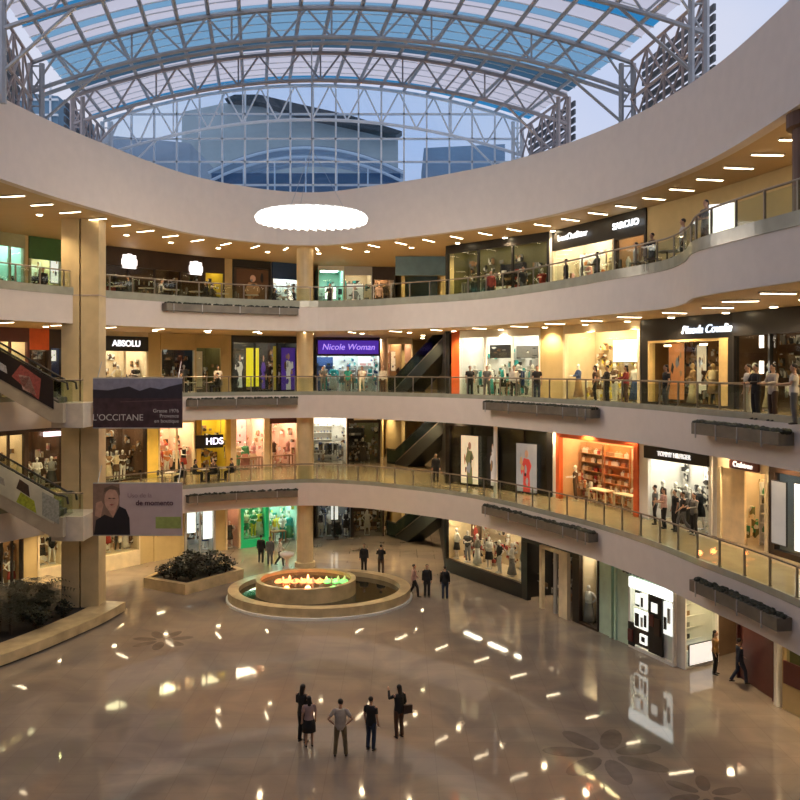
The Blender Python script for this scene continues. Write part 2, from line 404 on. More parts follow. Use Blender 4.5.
# smaller arched roof and buildings outside, beyond the gable
ar = empty('arched_canopy', (cX(57.5), 57.5, CZ), 0, 'small pale double arch roof standing outside beyond the glass gable', 'canopy')
for k, (yy, dz) in enumerate(((0, 0), (1.6, -.1), (5, 0))):
    for off in (0, -.62):
        MB().tube([(u, yy, 14.9+off+dz-1.7*(u/6.6)**2) for u in [-6.6+13.2*j/16 for j in range(17)]], .1, 6).build('arch_rib', M_WSTEEL, ar)
pn = MB(); vs = []; fs = []
for j in range(17):
    u = -6.6+13.2*j/16; z = 15-1.7*(u/6.6)**2; vs += [(u, 0, z), (u, 5, z), (u, 5, z+.05), (u, 0, z+.05)]
for j in range(16):
    for k in range(4): fs.append((4*j+k, 4*j+(k+1) % 4, 4*j+4+(k+1) % 4, 4*j+4+k))
pn.add(vs, fs).build('roof_sheet', glass('grey_roof_sheet', (.4, .48, .55), diffuse=.6, dcol=(.5, .56, .62)), ar)
pp = MB()
for u in (-6.4, -4.2, -2.1, 0, 2.1, 4.2, 6.4): pp.box(u-.05, u+.05, -.05, .05, 10, 14.9-.62-1.7*(u/6.6)**2)
pp.build('mullions', M_WSTEEL, ar)
MB().box(-6.4, 6.4, .1, .16, 10, 13.2).build('glass_pane', glass('blue_glass', (.45, .58, .72), diffuse=.3, dcol=(.4, .5, .62)), ar)
def outbuild(pts, Ya, Yb, col, label, nm='rooftop_building'):
    r = empty(nm, ((pts[0][0]-400)/F*Ya, Ya, 22.2), 0, label, 'building')
    q = [((x-pts[0][0])/F*Ya, 0 if y > 200 else CZ+(368-y)/F*Ya-22.2) for x, y in pts]
    b = MB().slabxz(q, 0, Yb-Ya).build('wall', mat(nm+str(len(label)), col, .7, var=.1, scale=.5), r); return r, q
r, q = outbuild([(92, 205), (92, 134), (190, 143), (190, 205)], 60, 68, (.42, .46, .50), 'grey box building outside, left of the small arch roof')
r, q = outbuild([(424, 205), (424, 148), (505, 144), (505, 205)], 60, 68, (.24, .33, .42), 'blue grey plant room outside, right of the small arch roof')
r, q = outbuild([(180, 205), (182, 112), (225, 103), (262, 103), (300, 113), (350, 124), (398, 137), (398, 205)], 74, 82, (.46, .50, .48), 'grey green building with long dark curved eave beyond the gable')
MB().slabxz([((x-180)/F*74, CZ+(368-y)/F*74-22.2) for x, y in [(228, 104), (238, 100), (262, 100), (300, 109), (350, 120), (402, 136), (396, 140), (350, 129), (300, 119), (262, 107)]], -1.5, 0).build('eave', mat('dark_eave', (.03, .04, .045), .6), r)
wn = MB()
for i in range(7): wn.box(1+i*2.0, 2.4+i*2.0, -.06, 0, 2.2, 3.6)
wn.build('window_band', mat('dark_glazing', (.05, .09, .15), .1), r)
r, q = outbuild([(-40, 205), (-40, 86), (58, 96), (58, 205)], 50, 56, (.16, .28, .38), 'blue louvred building outside, left of the vault')
lv = MB()
for i in range(6): lv.box(-.0, 5.8, -.12, 0, 1.0+i*.9, 1.12+i*.9)
for i in range(5): lv.box(.5+i*1.2, .6+i*1.2, -.12, 0, .5, 6.6)
lv.build('louvre', M_WSTEEL, r)

# ------------------------------------------------------------------ gallery balustrades
def balustrade(E, z, label):
    r = empty('glass_balustrade', (0, 0, z), 0, label, 'balustrade', 'glass balustrades of the galleries')
    E2 = offset(E, .12)
    k0 = min(range(len(E2)), key=lambda i: math.dist(E2[i], (-20.4, 20))); k1 = min(range(len(E2)), key=lambda i: math.dist(E2[i], (11, 12)))
    path = E2[k0:k1+1]
    MB().tube([(p[0], p[1], 1.1) for p in path], .035, 6).build('handrail', M_RAIL, r)
    pts = resample(path, 1.3)[:99]
    pm = MB().box(-.03, .03, -.035, .035, 0, 1.1).box(-.05, .05, -.05, .05, 0, .25)
    p0 = None
    for i, p in enumerate(pts):
        if p0 is None: p0 = pm.build('post', M_RAIL, r); o = p0
        else: o = p0.copy(); COL.objects.link(o)
        o.location = (p[0], p[1], 0)
        if i < len(pts)-1:
            q = pts[i+1]; L = math.dist(p, q)
            d = Vector((q[0]-p[0], q[1]-p[1])).normalized(); a = Vector(p)+d*.05; b = Vector(q)-d*.05; nn = Vector((-d.y, d.x))*.012
            MB().prism([tuple(a-nn), tuple(b-nn), tuple(b+nn), tuple(a+nn)], .18, 1.0).build('glass_pane', M_RGLASS, r)
balustrade(E12, Z1, 'long glass balustrade with metal handrail along the first gallery')
balustrade(E12, Z2, 'long glass balustrade with metal handrail along the second gallery')
balustrade(E3, Z3, 'long glass balustrade with metal handrail along the top gallery')

# ------------------------------------------------------------------ soffit lamps
def lamp_line(label, grp):
    r = empty('ceiling_light', (0, 0, 0), 0, label, 'ceiling light', grp)
    MB().box(-.58, .58, -.07, .07, -.03, .02).build('housing', M_WHITE, r)
    MB().box(-.54, .54, -.045, .045, -.045, -.03).build('diffuser', M_LAMP, r); return r
def lamp_round(label, grp):
    r = empty('downlight', (0, 0, 0), 0, label, 'downlight', grp)
    MB().rings([(0, 0, -.03, .17, .17), (0, 0, .02, .17, .17)], 14).build('trim_ring', M_WHITE, r)
    MB().rings([(0, 0, -.05, .13, .13), (0, 0, -.03, .13, .13)], 14).build('diffuser', mat('lamp_spot', (1, .9, .7), emit=20, ecol=(1, .80, .5)), r)
    ld = bpy.data.lights.get('downlight_beam') or bpy.data.lights.new('downlight_beam', 'SPOT')
    ld.energy = 420; ld.color = (1, .74, .42); ld.spot_size = 2.4; ld.spot_blend = .6; ld.shadow_soft_size = .13
    lo = bpy.data.objects.new('downlight_beam', ld); COL.objects.link(lo); lo.parent = r; lo.location = (0, 0, -.12); return r
def runlamps(E, z, nm, st=1.9):
    A = offset(E, 1.6); k0 = min(range(len(A)), key=lambda i: math.dist(A[i], (-22, 26))); k1 = min(range(len(A)), key=lambda i: math.dist(A[i], (13, 15)))
    L = 'slim line light set across the soffit above the %s' % nm
    base = None
    for i, p in enumerate(resample(A[k0:k1], st)):
        q = min(range(len(A)), key=lambda j: math.dist(A[j], p)); a = A[q-1]; b = A[(q+1) % len(A)]
        if base is None: base = lamp_line(L, 'line lights over the '+nm); o = base
        else: o = copy_tree(base)
        o.location = (p[0], p[1], z); o.rotation_euler = (0, 0, math.atan2(b[1]-a[1], b[0]-a[0])+PI/2)
    A = offset(E, 3.4); base = None; k0 = min(range(len(A)), key=lambda i: math.dist(A[i], (-23, 28))); k1 = min(range(len(A)), key=lambda i: math.dist(A[i], (14, 15)))
    for i, p in enumerate(resample(A[k0:k1], 3.2)):
        if base is None: base = lamp_round('round recessed downlight in the soffit above the %s' % nm, 'round downlights over the '+nm); o = base
        else: o = copy_tree(base)
        o.location = (p[0], p[1], z)
runlamps(E4, Z4+.0, 'top gallery'); runlamps(E3, S3, 'second gallery', 2.9); runlamps(E12, S2, 'first gallery', 2.9); runlamps(E12, S1, 'ground floor', 2.9)
for z, nm in ((Z4, 'top gallery'), (S3, 'second gallery'), (S2, 'first gallery'), (S1, 'ground floor')):
    base = None
    for X, Y in ((-1.5, 63.5), (1.6, 60.5), (1.5, 55.5)):  # extra downlights, added to brighten the dark escalator corridor
        if base is None: base = lamp_round('round downlight added to brighten the escalator corridor of the %s' % nm, 'added corridor downlights over the '+nm); o = base
        else: o = copy_tree(base)
        o.location = (X, Y, z)
# ------------------------------------------------------------------ people and mannequins
def cmat(name, c, r=.75): return mat('cloth_'+name, c, r, var=.12, scale=6)
def figure(pose):
    """joints of a 1.7 m adult facing -Y; pose moves them"""
    J = dict(pel=(0, 0, .93), waist=(0, .0, 1.08), chest=(0, 0, 1.27), nb=(0, .015, 1.43), nk=(0, .01, 1.50), head=(0, -.01, 1.60),
             sl=(-.175, .01, 1.39), el=(-.225, .02, 1.12), wl=(-.235, -.05, .88), sr=(.175, .01, 1.39), er=(.225, .02, 1.12), wr=(.235, -.05, .88),
             hl=(-.09, 0, .90), kl=(-.10, -.02, .50), al=(-.105, .03, .09), hr=(.09, 0, .90), kr=(.10, -.02, .50), ar=(.105, .03, .09))
    J.update(pose); J = {k: Vector(v) for k, v in J.items()}; return J
def limb(mb, a, b, c, r, n=10, infl=0):
    a, b, c = Vector(a), Vector(b), Vector(c)
    mb.tube([a, a.lerp(b, .5), b, b.lerp(c, .35), c], [r[0]+infl, r[1]+infl, r[2]+infl, r[3]+infl, r[4]+infl], n)
def torso(mb, J, infl=0, top=True, wd=1.0, belly=0):
    p, wv, ch, nb = J['pel'], J['waist'], J['chest'], J['nb']
    R = [(p.x, p.y, p.z-.12, .13, .10), (p.x, p.y, p.z-.02, .165, .12), (p.x, p.y, p.z+.06, .155, .115), (wv.x, wv.y-belly*.4, wv.z, .135+belly*.5, .10+belly), (ch.x, ch.y, ch.z-.03, .155+belly*.3, .115+belly*.4), (ch.x, ch.y+.005, ch.z+.07, .165, .11), (nb.x, nb.y, nb.z-.03, .125, .08), (nb.x, nb.y, nb.z+.01, .06, .06)]
    if not top: R = R[:4]
    mb.rings([(a, b, c, (d+infl)*wd, e+infl) for a, b, c, d, e in R], 18)
ARM = (.052, .046, .038, .036, .026); LEG = (.088, .075, .055, .056, .036)
def hand(mb, w_, e_, side):
    w_, e_ = Vector(w_), Vector(e_); d = (w_-e_).normalized()
    s = d.cross(Vector((0, -1, .2))); s = s.normalized() if s.length > .1 else Vector((1, 0, 0)); n = s.cross(d).normalized()
    mb.tube([w_-d*.01, w_+d*.04, w_+d*.085], [.024, .036, .034], 8, .45)
    for i, (o, L) in enumerate(((-.027, .065), (-.009, .078), (.009, .072), (.027, .056))):
        a = w_+d*.08+s*o; b = a+d*L*.5+n*.006; c_ = a+d*L*.85+n*.022; mb.tube([a, b, c_], [.0105, .0095, .0085], 6)
    a = w_+d*.03+s*(.03*side); mb.tube([a, a+d*.03+s*.022*side, a+d*.06+s*.026*side+n*.01], [.012, .011, .009], 6)
def make_body(J, belly=0):
    mb = MB(); torso(mb, J, belly=belly)
    for s in 'lr':
        limb(mb, J['s'+s], J['e'+s], J['w'+s], ARM); mb.ball(tuple(J['s'+s]), .06, .055, .055)
        mb.tube([J['nb']-Vector((0, 0, .05)), J['s'+s]], [.05, .05], 8)
        hand(mb, J['w'+s], J['e'+s], -1 if s == 'l' else 1)
        limb(mb, J['h'+s], J['k'+s], J['a'+s], LEG); f = J['a'+s]
        mb.tube([f+Vector((0, .03, -.04)), f+Vector((0, -.05, -.05)), f+Vector((0, -.15, -.065))], [.036, .036, .024], 8, .8)
    mb.tube([J['nb']-Vector((0, 0, .02)), J['nk'], J['head']-Vector((0, 0, .05))], [.058, .05, .05], 10)
    h = J['head']; mb.ball(tuple(h+Vector((0, 0, .02))), .074, .09, .098, 14, 10); mb.ball(tuple(h+Vector((0, -.03, -.045))), .052, .058, .055, 12, 8)
    mb.tube([h+Vector((0, -.085, .02)), h+Vector((0, -.108, -.015))], [.009, .014], 6)
    for s in (-1, 1): mb.ball(tuple(h+Vector((.076*s, .01, 0))), .012, .02, .03, 8, 6)
    return remesh(mb, .0105, 'body')
def make_top(J, sleeve, belly=0, long=0.0):
    mb = MB(); torso(mb, J, .016, belly=belly)
    if long: p = J['pel']; mb.rings([(p.x, p.y, p.z-.12-long, .19, .15), (p.x, p.y, p.z, .185, .14)], 18)
    for s in 'lr':
        a, b, c_ = J['s'+s], J['e'+s], J['w'+s]; mb.tube([J['nb']-Vector((0, 0, .07)), a], [.05, .065], 8)
        if sleeve == 'long': limb(mb, a, b, c_, ARM, infl=.013)
        elif sleeve == 'short': mb.tube([a, a.lerp(b, .7)], [.07, .062], 10)
    return remesh(mb, .016, 'shirt')
def make_trousers(J):
    mb = MB(); torso(mb, J, .010, top=False)
    for s in 'lr':
        limb(mb, J['h'+s], J['k'+s], J['a'+s]+Vector((0, 0, -.01)), LEG, infl=.016)
        mb.bar(J['k'+s], J['a'+s]+Vector((0, 0, -.02)), .068, 10, .062)
    return remesh(mb, .016, 'trousers')
def make_skirt(J, hem, wd):
    p = J['pel']; mb = MB().rings([(p.x, p.y, hem, wd, wd*.8), (p.x, p.y, (hem+p.z)/2, (wd+.18)/2+.02, .16), (p.x, p.y, p.z, .18, .135), (p.x, p.y, p.z+.13, .145, .11)], 20)
    me = mb.build('skirt', M_SKIN, smooth=True); d = me.data; bpy.data.objects.remove(me); return d
def make_shoes(J):
    mb = MB()
    for s in 'lr':
        f = J['a'+s]; mb.tube([f+Vector((0, .06, -.05)), f+Vector((0, 0, -.045)), f+Vector((0, -.09, -.055)), f+Vector((0, -.175, -.065))], [.03, .045, .042, .025], 8, .75)
    return remesh(mb, .012, 'shoes')
def make_hair(J, long):
    h = J['head']; mb = MB(); mb.ball(tuple(h+Vector((0, .022, .048))), .083, .092, .088, 14, 10)
    if long: mb.tube([h+Vector((0, .05, .06)), h+Vector((0, .075, -.08)), h+Vector((0, .085, -.24))], [.075, .08, .05], 10, .6)
    return remesh(mb, .013, 'hair')
def make_face(J):
    h = J['head']; mb = MB()
    for s in (-1, 1): mb.ball(tuple(h+Vector((.03*s, -.079, .022))), .011, .008, .008, 8, 6)
    o = mb.build('eyes', M_HAIR, smooth=True); d = o.data; bpy.data.objects.remove(o)
    o = MB().ball(tuple(h+Vector((0, -.087, -.045))), .022, .008, .007, 8, 6).build('mouth', M_HAIR); d2 = o.data; bpy.data.objects.remove(o)
    return d, d2
POSES = {
 'stand': {}, 
 'hips': dict(el=(-.36, .10, 1.15), wl=(-.20, .04, .98), er=(.36, .10, 1.15), wr=(.20, .04, .98), kl=(-.13, -.02, .5), al=(-.17, .02, .09), kr=(.13, -.02, .5), ar=(.16, .03, .09)),
 'raise': dict(er=(.27, -.16, 1.28), wr=(.20, -.30, 1.48), el=(-.23, .03, 1.13), wl=(-.2, -.12, .95)),
 'walk': dict(kl=(-.10, -.18, .53), al=(-.10, -.22, .10), kr=(.10, .04, .50), ar=(.10, .30, .14), el=(-.22, .10, 1.13), wl=(-.22, .10, .90), er=(.22, -.05, 1.13), wr=(.20, -.22, .98)),
 'lean': dict(el=(-.24, -.10, 1.16), wl=(-.14, -.33, 1.14), er=(.24, -.10, 1.16), wr=(.14, -.33, 1.14)),
 'fold': dict(el=(-.25, -.06, 1.14), wl=(-.03, -.18, 1.13), er=(.25, -.06, 1.14), wr=(.05, -.20, 1.10)),
 'sit': dict(pel=(0, 0, .55), waist=(0, -.01, .70), chest=(0, -.03, .89), nb=(0, -.03, 1.05), nk=(0, -.04, 1.12), head=(0, -.06, 1.22), sl=(-.175, -.02, 1.01), sr=(.175, -.02, 1.01),
             el=(-.24, -.12, .78), wl=(-.16, -.34, .78), er=(.24, -.12, .78), wr=(.16, -.34, .78), hl=(-.09, 0, .52), hr=(.09, 0, .52), kl=(-.12, -.42, .50), kr=(.12, -.42, .50), al=(-.12, -.40, .09), ar=(.12, -.40, .09)),
}
PARTS = {}
def pose_parts(pose):
    if pose not in PARTS:
        J = figure(POSES[pose]); bl = .05 if pose == 'hips' else 0
        f = make_face(J)
        PARTS[pose] = dict(J=J, body=make_body(J, bl), long=make_top(J, 'long', bl), short=make_top(J, 'short', bl), none=make_top(J, 'none', bl), trousers=make_trousers(J), shoes=make_shoes(J),
                           hair=make_hair(J, 0), hairlong=make_hair(J, 1), eyes=f[0], mouth=f[1], skirt=make_skirt(J, .52, .24) if pose != 'sit' else None, gown=make_skirt(J, .12, .32) if pose != 'sit' else None)
    return PARTS[pose]
def person(loc, rz, label, pose='stand', top=('long', 'black', (.015, .014, .014)), low=('trousers', 'black', (.015, .014, .016)), hair=0, skin=None, scale=1.0, group=None, detail=True):
    P_ = pose_parts(pose); r = empty('person', loc, rz, label, 'person', group); r.scale = (scale,)*3
    mobj('body', P_['body'], skin or M_SKIN, r)
    if top: mobj('shirt', P_[top[0]], cmat('top_'+top[1], top[2]), r)
    if low: mobj(low[0] if low[0] != 'gown' else 'long_skirt', P_[low[0]], cmat('low_'+low[1], low[2]), r)
    mobj('shoes', P_['shoes'], mat('shoe_leather', (.02, .015, .012), .4), r)
    mobj('hair', P_['hairlong' if hair else 'hair'], M_HAIR, r)
    if detail: mobj('eyes', P_['eyes'], M_HAIR, r); mobj('mouth', P_['mouth'], mat('lips', (.3, .1, .08), .5), r)
    return r
MQ_POSE = ['fold', 'stand', 'hips', 'lean']
M_MQ = mat('mannequin_white', (.75, .70, .64), .35); M_MQG = mat('mannequin_gold', (.62, .40, .16), .4)
def mannequin(loc, rz, label, k, cloth, low, skin=None, scale=1.05):
    P_ = pose_parts(MQ_POSE[k % 4]); r = empty('mannequin', loc, rz, label, 'mannequin'); r.scale = (scale,)*3
    mobj('body', P_['body'], skin or M_MQ, r)
    mobj('top_garment', P_[('short', 'none', 'long')[k % 3]], cmat(cloth[0], cloth[1]), r)
    mobj('bottom_garment', P_[('trousers', 'skirt', 'gown')[k % 3]], cmat(low[0], low[1]), r)
    MB().rings([(0, -.04, 0, .19, .19), (0, -.04, .015, .19, .19)], 16).build('base_plate', M_STEEL, r)
    return r

# ------------------------------------------------------------------ shop fittings
PAL = {'white': (.7, .68, .64), 'black': (.015, .014, .014), 'cream': (.65, .52, .34), 'red': (.4, .04, .03), 'blue': (.04, .08, .22), 'grey': (.22, .21, .2), 'tan': (.36, .2, .09),
       'blush': (.72, .50, .38), 'aqua': (.40, .62, .54), 'peach': (.66, .40, .20), 'pink': (.6, .28, .25), 'green': (.06, .30, .14), 'teal': (.03, .36, .34), 'orange': (.6, .22, .07), 'brown': (.10, .045, .02), 'yellow': (.75, .6, .05), 'olive': (.14, .13, .05), 'purple': (.10, .04, .35)}
ORD = ['leftmost', 'second from the left', 'third from the left', 'fourth from the left', 'fifth from the left', 'sixth from the left', 'seventh from the left', 'eighth from the left']
def ordn(i, n): return 'only one' if n == 1 else ('rightmost' if i == n-1 else ORD[i])
SHOPS = []
class Shop: pass
def shop(lv, px0, px1, poly, nick, label, zo=(0, 3.0), frame=M_BLACK, wall='cream', light=(6, (1, .82, .58)), depth=3.2, sign=None, fw=.12, pane=True, fascia=None, A=None, B=None, mull=0, name='shopfront'):
    z, H = LV[lv][0], LV[lv][1]-LV[lv][0]+.02
    A = A or hit(px0, poly); B = B or hit(px1, poly); L = math.dist(A, B); an = math.atan2(B[1]-A[1], B[0]-A[0])
    s = Shop(); s.A = Vector((A[0], A[1], z)); s.an = an; s.L = L; s.nick = nick; s.lv = lv; s.H = H; s.zo = zo
    s.d = Vector((math.cos(an), math.sin(an), 0)); s.n = Vector((-math.sin(an), math.cos(an), 0))
    r = s.r = empty(name, s.A, an, label, 'shop'); z0, z1 = zo; D = depth; s.vs = 1
    if an < -.5: D = min(depth, 1.9); s.vs = .55
    s.D = D
    wm = mat('shop_wall_'+wall, PAL[wall], .6, var=.06)
    fm = fascia or frame
    if z1 < H-.03: MB().box(0, L, -.12, .06, z1, H).build('fascia_panel', fm, r)
    fr = MB().box(0, fw, -.14, .10, 0, z1).box(L-fw, L, -.14, .10, 0, z1)
    if z0 > .05: fr.box(fw, L-fw, -.14, .10, 0, z0)
    for i in range(mull): u = L*(i+1)/(mull+1); fr.box(u-.05, u+.05, -.1, .05, z0, z1)
    fr.build('frame', frame, r)
    if pane: MB().box(fw, L-fw, -.02, 0, z0+.01, z1-.01).build('glass_pane', M_GLASS, r)
    sh = MB().box(0, L, D, D+.08, 0, H-.05).box(0, .05, .06, D, 0, H-.05).box(L-.05, L, .06, D, 0, H-.05).box(.05, L-.05, .12, D, H-.12, H-.05)
    if z0 > .25: sh.box(.05, L-.05, .10, D, z0-.12, z0)
    sh.build('interior_wall', wm, r)
    if light: light = (light[0]*2.2, light[1])
    if light and light[0] > 0:
        lm = mat('light_%d_%s' % (int(light[0]*10), '_'.join('%d' % (c*100) for c in light[1])), light[1], emit=light[0], ecol=light[1])
        n = max(1, int(L/2)); 
        for i in range(n):
            u = L*(i+.5)/n; MB().box(u-.32*L/n, u+.32*L/n, .9 if z0 > .5 else .4, 1.15 if z0 > .5 else min(D-.4, 2.4), H-.19, H-.13).build('ceiling_light_panel', lm, r)
    if sign:
        txt, tc_, bg, (u0, u1, a, b), size, em = sign[:6]; kw = sign[6] if len(sign) > 6 else {}
        so = r
        if bg is not None: MB().box(u0*L, u1*L, -.24, -.13, a, b).build('sign_board', bg, r); 
        tm = mat('sign_text_%s_%d' % (''.join('%d' % (c*9) for c in tc_), int(em*10)), tc_, emit=em, ecol=tc_, var=.02)
        for i, t_ in enumerate(txt.split('\n')):
            text(t_, 'sign_lettering', tm, size, so, ((u0+u1)/2*L, -.26, (a+b)/2-i*size*1.0), **kw)
    s.z = z; s.base = z0 if z0 > .25 else 0; SHOPS.append(s)
    return s
def sp(s, u, v, z=0): return s.A+s.d*(u*s.L)+s.n*(v*s.vs if v > 0 else v)+Vector((0, 0, z))
def cn(s): return 'in the '+s.nick
def p_mann(s, n, cols, v=.55, skin=None, u0=.14, u1=.86):
    for i in range(n):
        u = (u0+u1)/2 if n == 1 else u0+(u1-u0)*i/(n-1)
        k = (i*2+int(s.L*10)) % 12; c1 = cols[i % len(cols)]; c2 = cols[(i+1) % len(cols)]
        mannequin(sp(s, u, v+.12*(i % 2), s.base), s.an+random.uniform(-.5, .5), '%s clad mannequin %s, %s' % (c1, cn(s), ordn(i, n)), k, (c1, PAL[c1]), (c2, PAL[c2]), skin)
def p_shelf(s, u0, u1, v, nz, ni, cols, zt=2.4, body='white', what='box'):
    w_ = (u1-u0)*s.L; z0 = s.base
    r = empty('display_shelf', sp(s, u0, v, z0), s.an, '%s display shelf %s' % (body, cn(s)) + (' by its left end' if u1 < .55 else ' by its right end' if u0 > .45 else ' across it'), 'shelf')
    bm_ = mat('shelf_'+body, PAL[body], .5)
    h = zt-z0; MB().box(0, w_, .3, .34, 0, h).box(0, .04, 0, .3, 0, h).box(w_-.04, w_, 0, .3, 0, h).build('carcass', bm_, r)
    for k in range(nz):
        zz = .12+(h-.2)*k/nz; MB().box(.04, w_-.04, 0, .3, zz-.03, zz).build('shelf_board', bm_, r)
    lab = 'small %s on the %s shelf %s' % (what, body, cn(s)); g = '%ss on the %s shelf %s' % (what, body, cn(s)); protos = {}
    for k in range(nz):
        for i in range(ni):
            if random.random() < .12: continue
            c = random.choice(cols); zz = .12+(h-.2)*k/nz
            if c not in protos:
                hh = min(.3, (h-.2)/nz*.6); b = MB()
                if what == 'bag':
                    b.box(-.13, .13, -.06, .06, 0, hh*.7).tube([(-.07, 0, hh*.7), (-.05, 0, hh), (.05, 0, hh), (.07, 0, hh*.7)], .012, 5)
                elif what == 'bottle': b.rings([(0, 0, 0, .05, .05), (0, 0, hh*.6, .05, .05), (0, 0, hh*.75, .02, .02), (0, 0, hh, .02, .02)], 8)
                elif what == 'shoe': b.tube([(0, .1, .05), (0, 0, .05), (0, -.13, .035)], [.05, .045, .035], 8, .8).tube([(0, .09, .05), (0, .07, .12)], [.045, .04], 8)
                else: b.box(-.11, .11, -.09, .09, 0, hh*.55).box(-.115, .115, -.095, .095, hh*.45, hh*.6)
                o = b.build(what, mat('goods_'+c, PAL[c], .5)); protos[c] = o
                tag(o, lab, what, g)
            else:
                o = protos[c].copy(); COL.objects.link(o)
            p = r.location+s.d*(w_*(i+.5)/ni)+s.n*.14+Vector((0, 0, zz)); o.location = p; o.rotation_euler.z = s.an
def p_rack(s, u0, u1, v, n, cols):
    w_ = (u1-u0)*s.L; loc = sp(s, u0, v, s.base); pos = ' left part' if u1 < .5 else ' right part' if u0 > .5 else ' middle'
    r = empty('clothes_rack', loc, s.an, 'metal clothes rack %s,%s' % (cn(s), pos), 'clothes rack')
    MB().bar((0, 0, 1.45), (w_, 0, 1.45), .02).build('rail', M_RAIL, r)
    for q in (0, w_): MB().bar((q, 0, 0), (q, 0, 1.45), .02).bar((q, -.25, .02), (q, .25, .02), .02).build('upright', M_RAIL, r)
    protos = {}
    for i in range(n):
        c = random.choice(cols)
        if c not in protos:
            b = MB().slabxz([(-.03, .0), (.03, .0), (.025, .75), (-.025, .75)], -.2, .2).slabxz([(-.02, .7), (.02, .7), (.015, .82), (-.015, .82)], -.1, .1)
            o = b.build('garment', mat('cloth_'+c, PAL[c], .75)); protos[c] = o
            tag(o, '%s garment on the%s rack %s' % (c, pos.replace(' part', ''), cn(s)), 'garment', '%s garments hanging %s,%s' % (c, cn(s), pos))
        else: o = protos[c].copy(); COL.objects.link(o)
        o.location = loc+s.d*(w_*(i+.5)/n)+Vector((0, 0, .62)); o.rotation_euler.z = s.an+random.uniform(-.25, .25)
def p_poster(s, u0, u1, z0, z1, cols, em=0, v=-.16, what='poster', lab=None, blobs=5, fig=True):
    r = empty(what, sp(s, (u0+u1)/2, v, z0), s.an, lab or 'large %s %s' % (what, cn(s)), 'poster')
    w_ = (u1-u0)*s.L/2; h = z1-z0
    MB().box(-w_, w_, 0, .05, 0, h).build('panel', mat('poster_%s_%d' % (cols[0], em*10), PAL[cols[0]], .5, emit=em, ecol=PAL[cols[0]]), r)
    MB().box(-w_-.03, w_+.03, .01, .06, -.03, 0).box(-w_-.03, w_+.03, .01, .06, h, h+.03).box(-w_-.03, -w_, .01, .06, 0, h).box(w_, w_+.03, .01, .06, 0, h).build('frame', M_BLACK, r)
    if fig:
        c = cols[1]; m = mat('print_%s_%d' % (c, em*10), PAL[c], .5, emit=em*.8, ecol=PAL[c])
        b = MB().slabxz([(-.32*w_, 0), (.38*w_, 0), (.30*w_, h*.40), (.5*w_, h*.55), (.28*w_, h*.68), (-.25*w_, h*.70), (-.5*w_, h*.5), (-.3*w_, h*.4)], -.004, 0); b.build('printed_clothes', m, r)
        pts = [(.02*w_+.18*w_*math.cos(t*PI/6), h*.79+.08*h*math.sin(t*PI/6)) for t in range(12)]
        MB().slabxz(pts, -.005, 0).build('printed_head', mat('print_skin', (.5, .28, .18), .5, emit=em*.6, ecol=(.5, .28, .18)), r)
    rg = random.Random(int(w_*1000+h*77)); ks = [c_ for c_ in ('black', 'white', 'grey', 'tan', 'brown')]
    if fig or what in ('mural', 'poster'):
        for k in range(7):
            x = rg.uniform(-.7, .6)*w_; z_ = rg.uniform(.08, .85)*h; a_ = rg.uniform(.08, .25)*w_; b2 = rg.uniform(.03, .12)*h; c = cols[k % len(cols)] if k < 2 else rg.choice(ks)
            MB().slabxz([(x+a_*math.cos(t*PI/4+k)*rg.uniform(.6, 1.2), z_+b2*math.sin(t*PI/4+k)*rg.uniform(.6, 1.2)) for t in range(8)], -.006-.001*k, 0).build('printed_shape', mat('print_%s_%d' % (c, em*10), PAL[c], .5, emit=em*.8, ecol=PAL[c]), r)
    return r
def p_table(s, u, v, wd=1.0, m=None, what='display_table'):
    r = empty(what, sp(s, u, v, s.base), s.an, 'display table %s' % cn(s) + (', left side' if u < .45 else ', right side' if u > .55 else ', centre'), 'table'); m = m or mat('table_wood', (.28, .14, .06), .4)
    MB().box(-wd/2, wd/2, -.3, .3, .72, .78).build('table_top', m, r)
    for x in (-wd/2+.05, wd/2-.05):
        for y in (-.25, .25): MB().box(x-.03, x+.03, y-.03, y+.03, 0, .72).build('leg', m, r)
def p_bust(s, n, cols, zt=.9, v=.5):
    for i in range(n):
        c = cols[i % len(cols)]; u = (i+.5)/n
        r = empty('dress_form', sp(s, u, v, s.base), s.an, '%s dress form on a stand %s, %s' % (c, cn(s), ordn(i, n)), 'dress form')
        MB().rings([(0, 0, zt, .15, .12), (0, 0, zt+.12, .17, .13), (0, 0, zt+.28, .12, .09), (0, 0, zt+.5, .17, .11), (0, 0, zt+.62, .13, .07), (0, 0, zt+.66, .05, .05), (0, 0, zt+.74, .045, .045)], 14).build('torso', cmat(c, PAL[c]), r, smooth=True)
        MB().bar((0, 0, .02), (0, 0, zt), .02).rings([(0, 0, 0, .16, .16), (0, 0, .02, .16, .16)], 12).build('stand', M_STEEL, r)
def busy(cols):
    nm = 'goods_mix_'+'_'.join(cols)
    if nm in MATS: return MATS[nm]
    m = bpy.data.materials.new(nm); m.use_nodes = True; MATS[nm] = m; n = m.node_tree.nodes; l = m.node_tree.links; p = n['Principled BSDF']; p.inputs['Roughness'].default_value = .55
    t = n.new('ShaderNodeTexCoord'); v = n.new('ShaderNodeTexVoronoi'); v.inputs['Scale'].default_value = 4.5; sp_ = n.new('ShaderNodeSeparateColor'); r = n.new('ShaderNodeValToRGB'); r.color_ramp.interpolation = 'CONSTANT'
    for i, c in enumerate(cols):
        e = r.color_ramp.elements[i] if i < 2 else r.color_ramp.elements.new(i/len(cols)); e.position = i/len(cols); e.color = PAL[c]+(1,)
    l.new(t.outputs['Object'], v.inputs['Vector']); l.new(v.outputs['Color'], sp_.inputs[0]); l.new(sp_.outputs[0], r.inputs[0]); l.new(r.outputs[0], p.inputs['Base Color']); return m
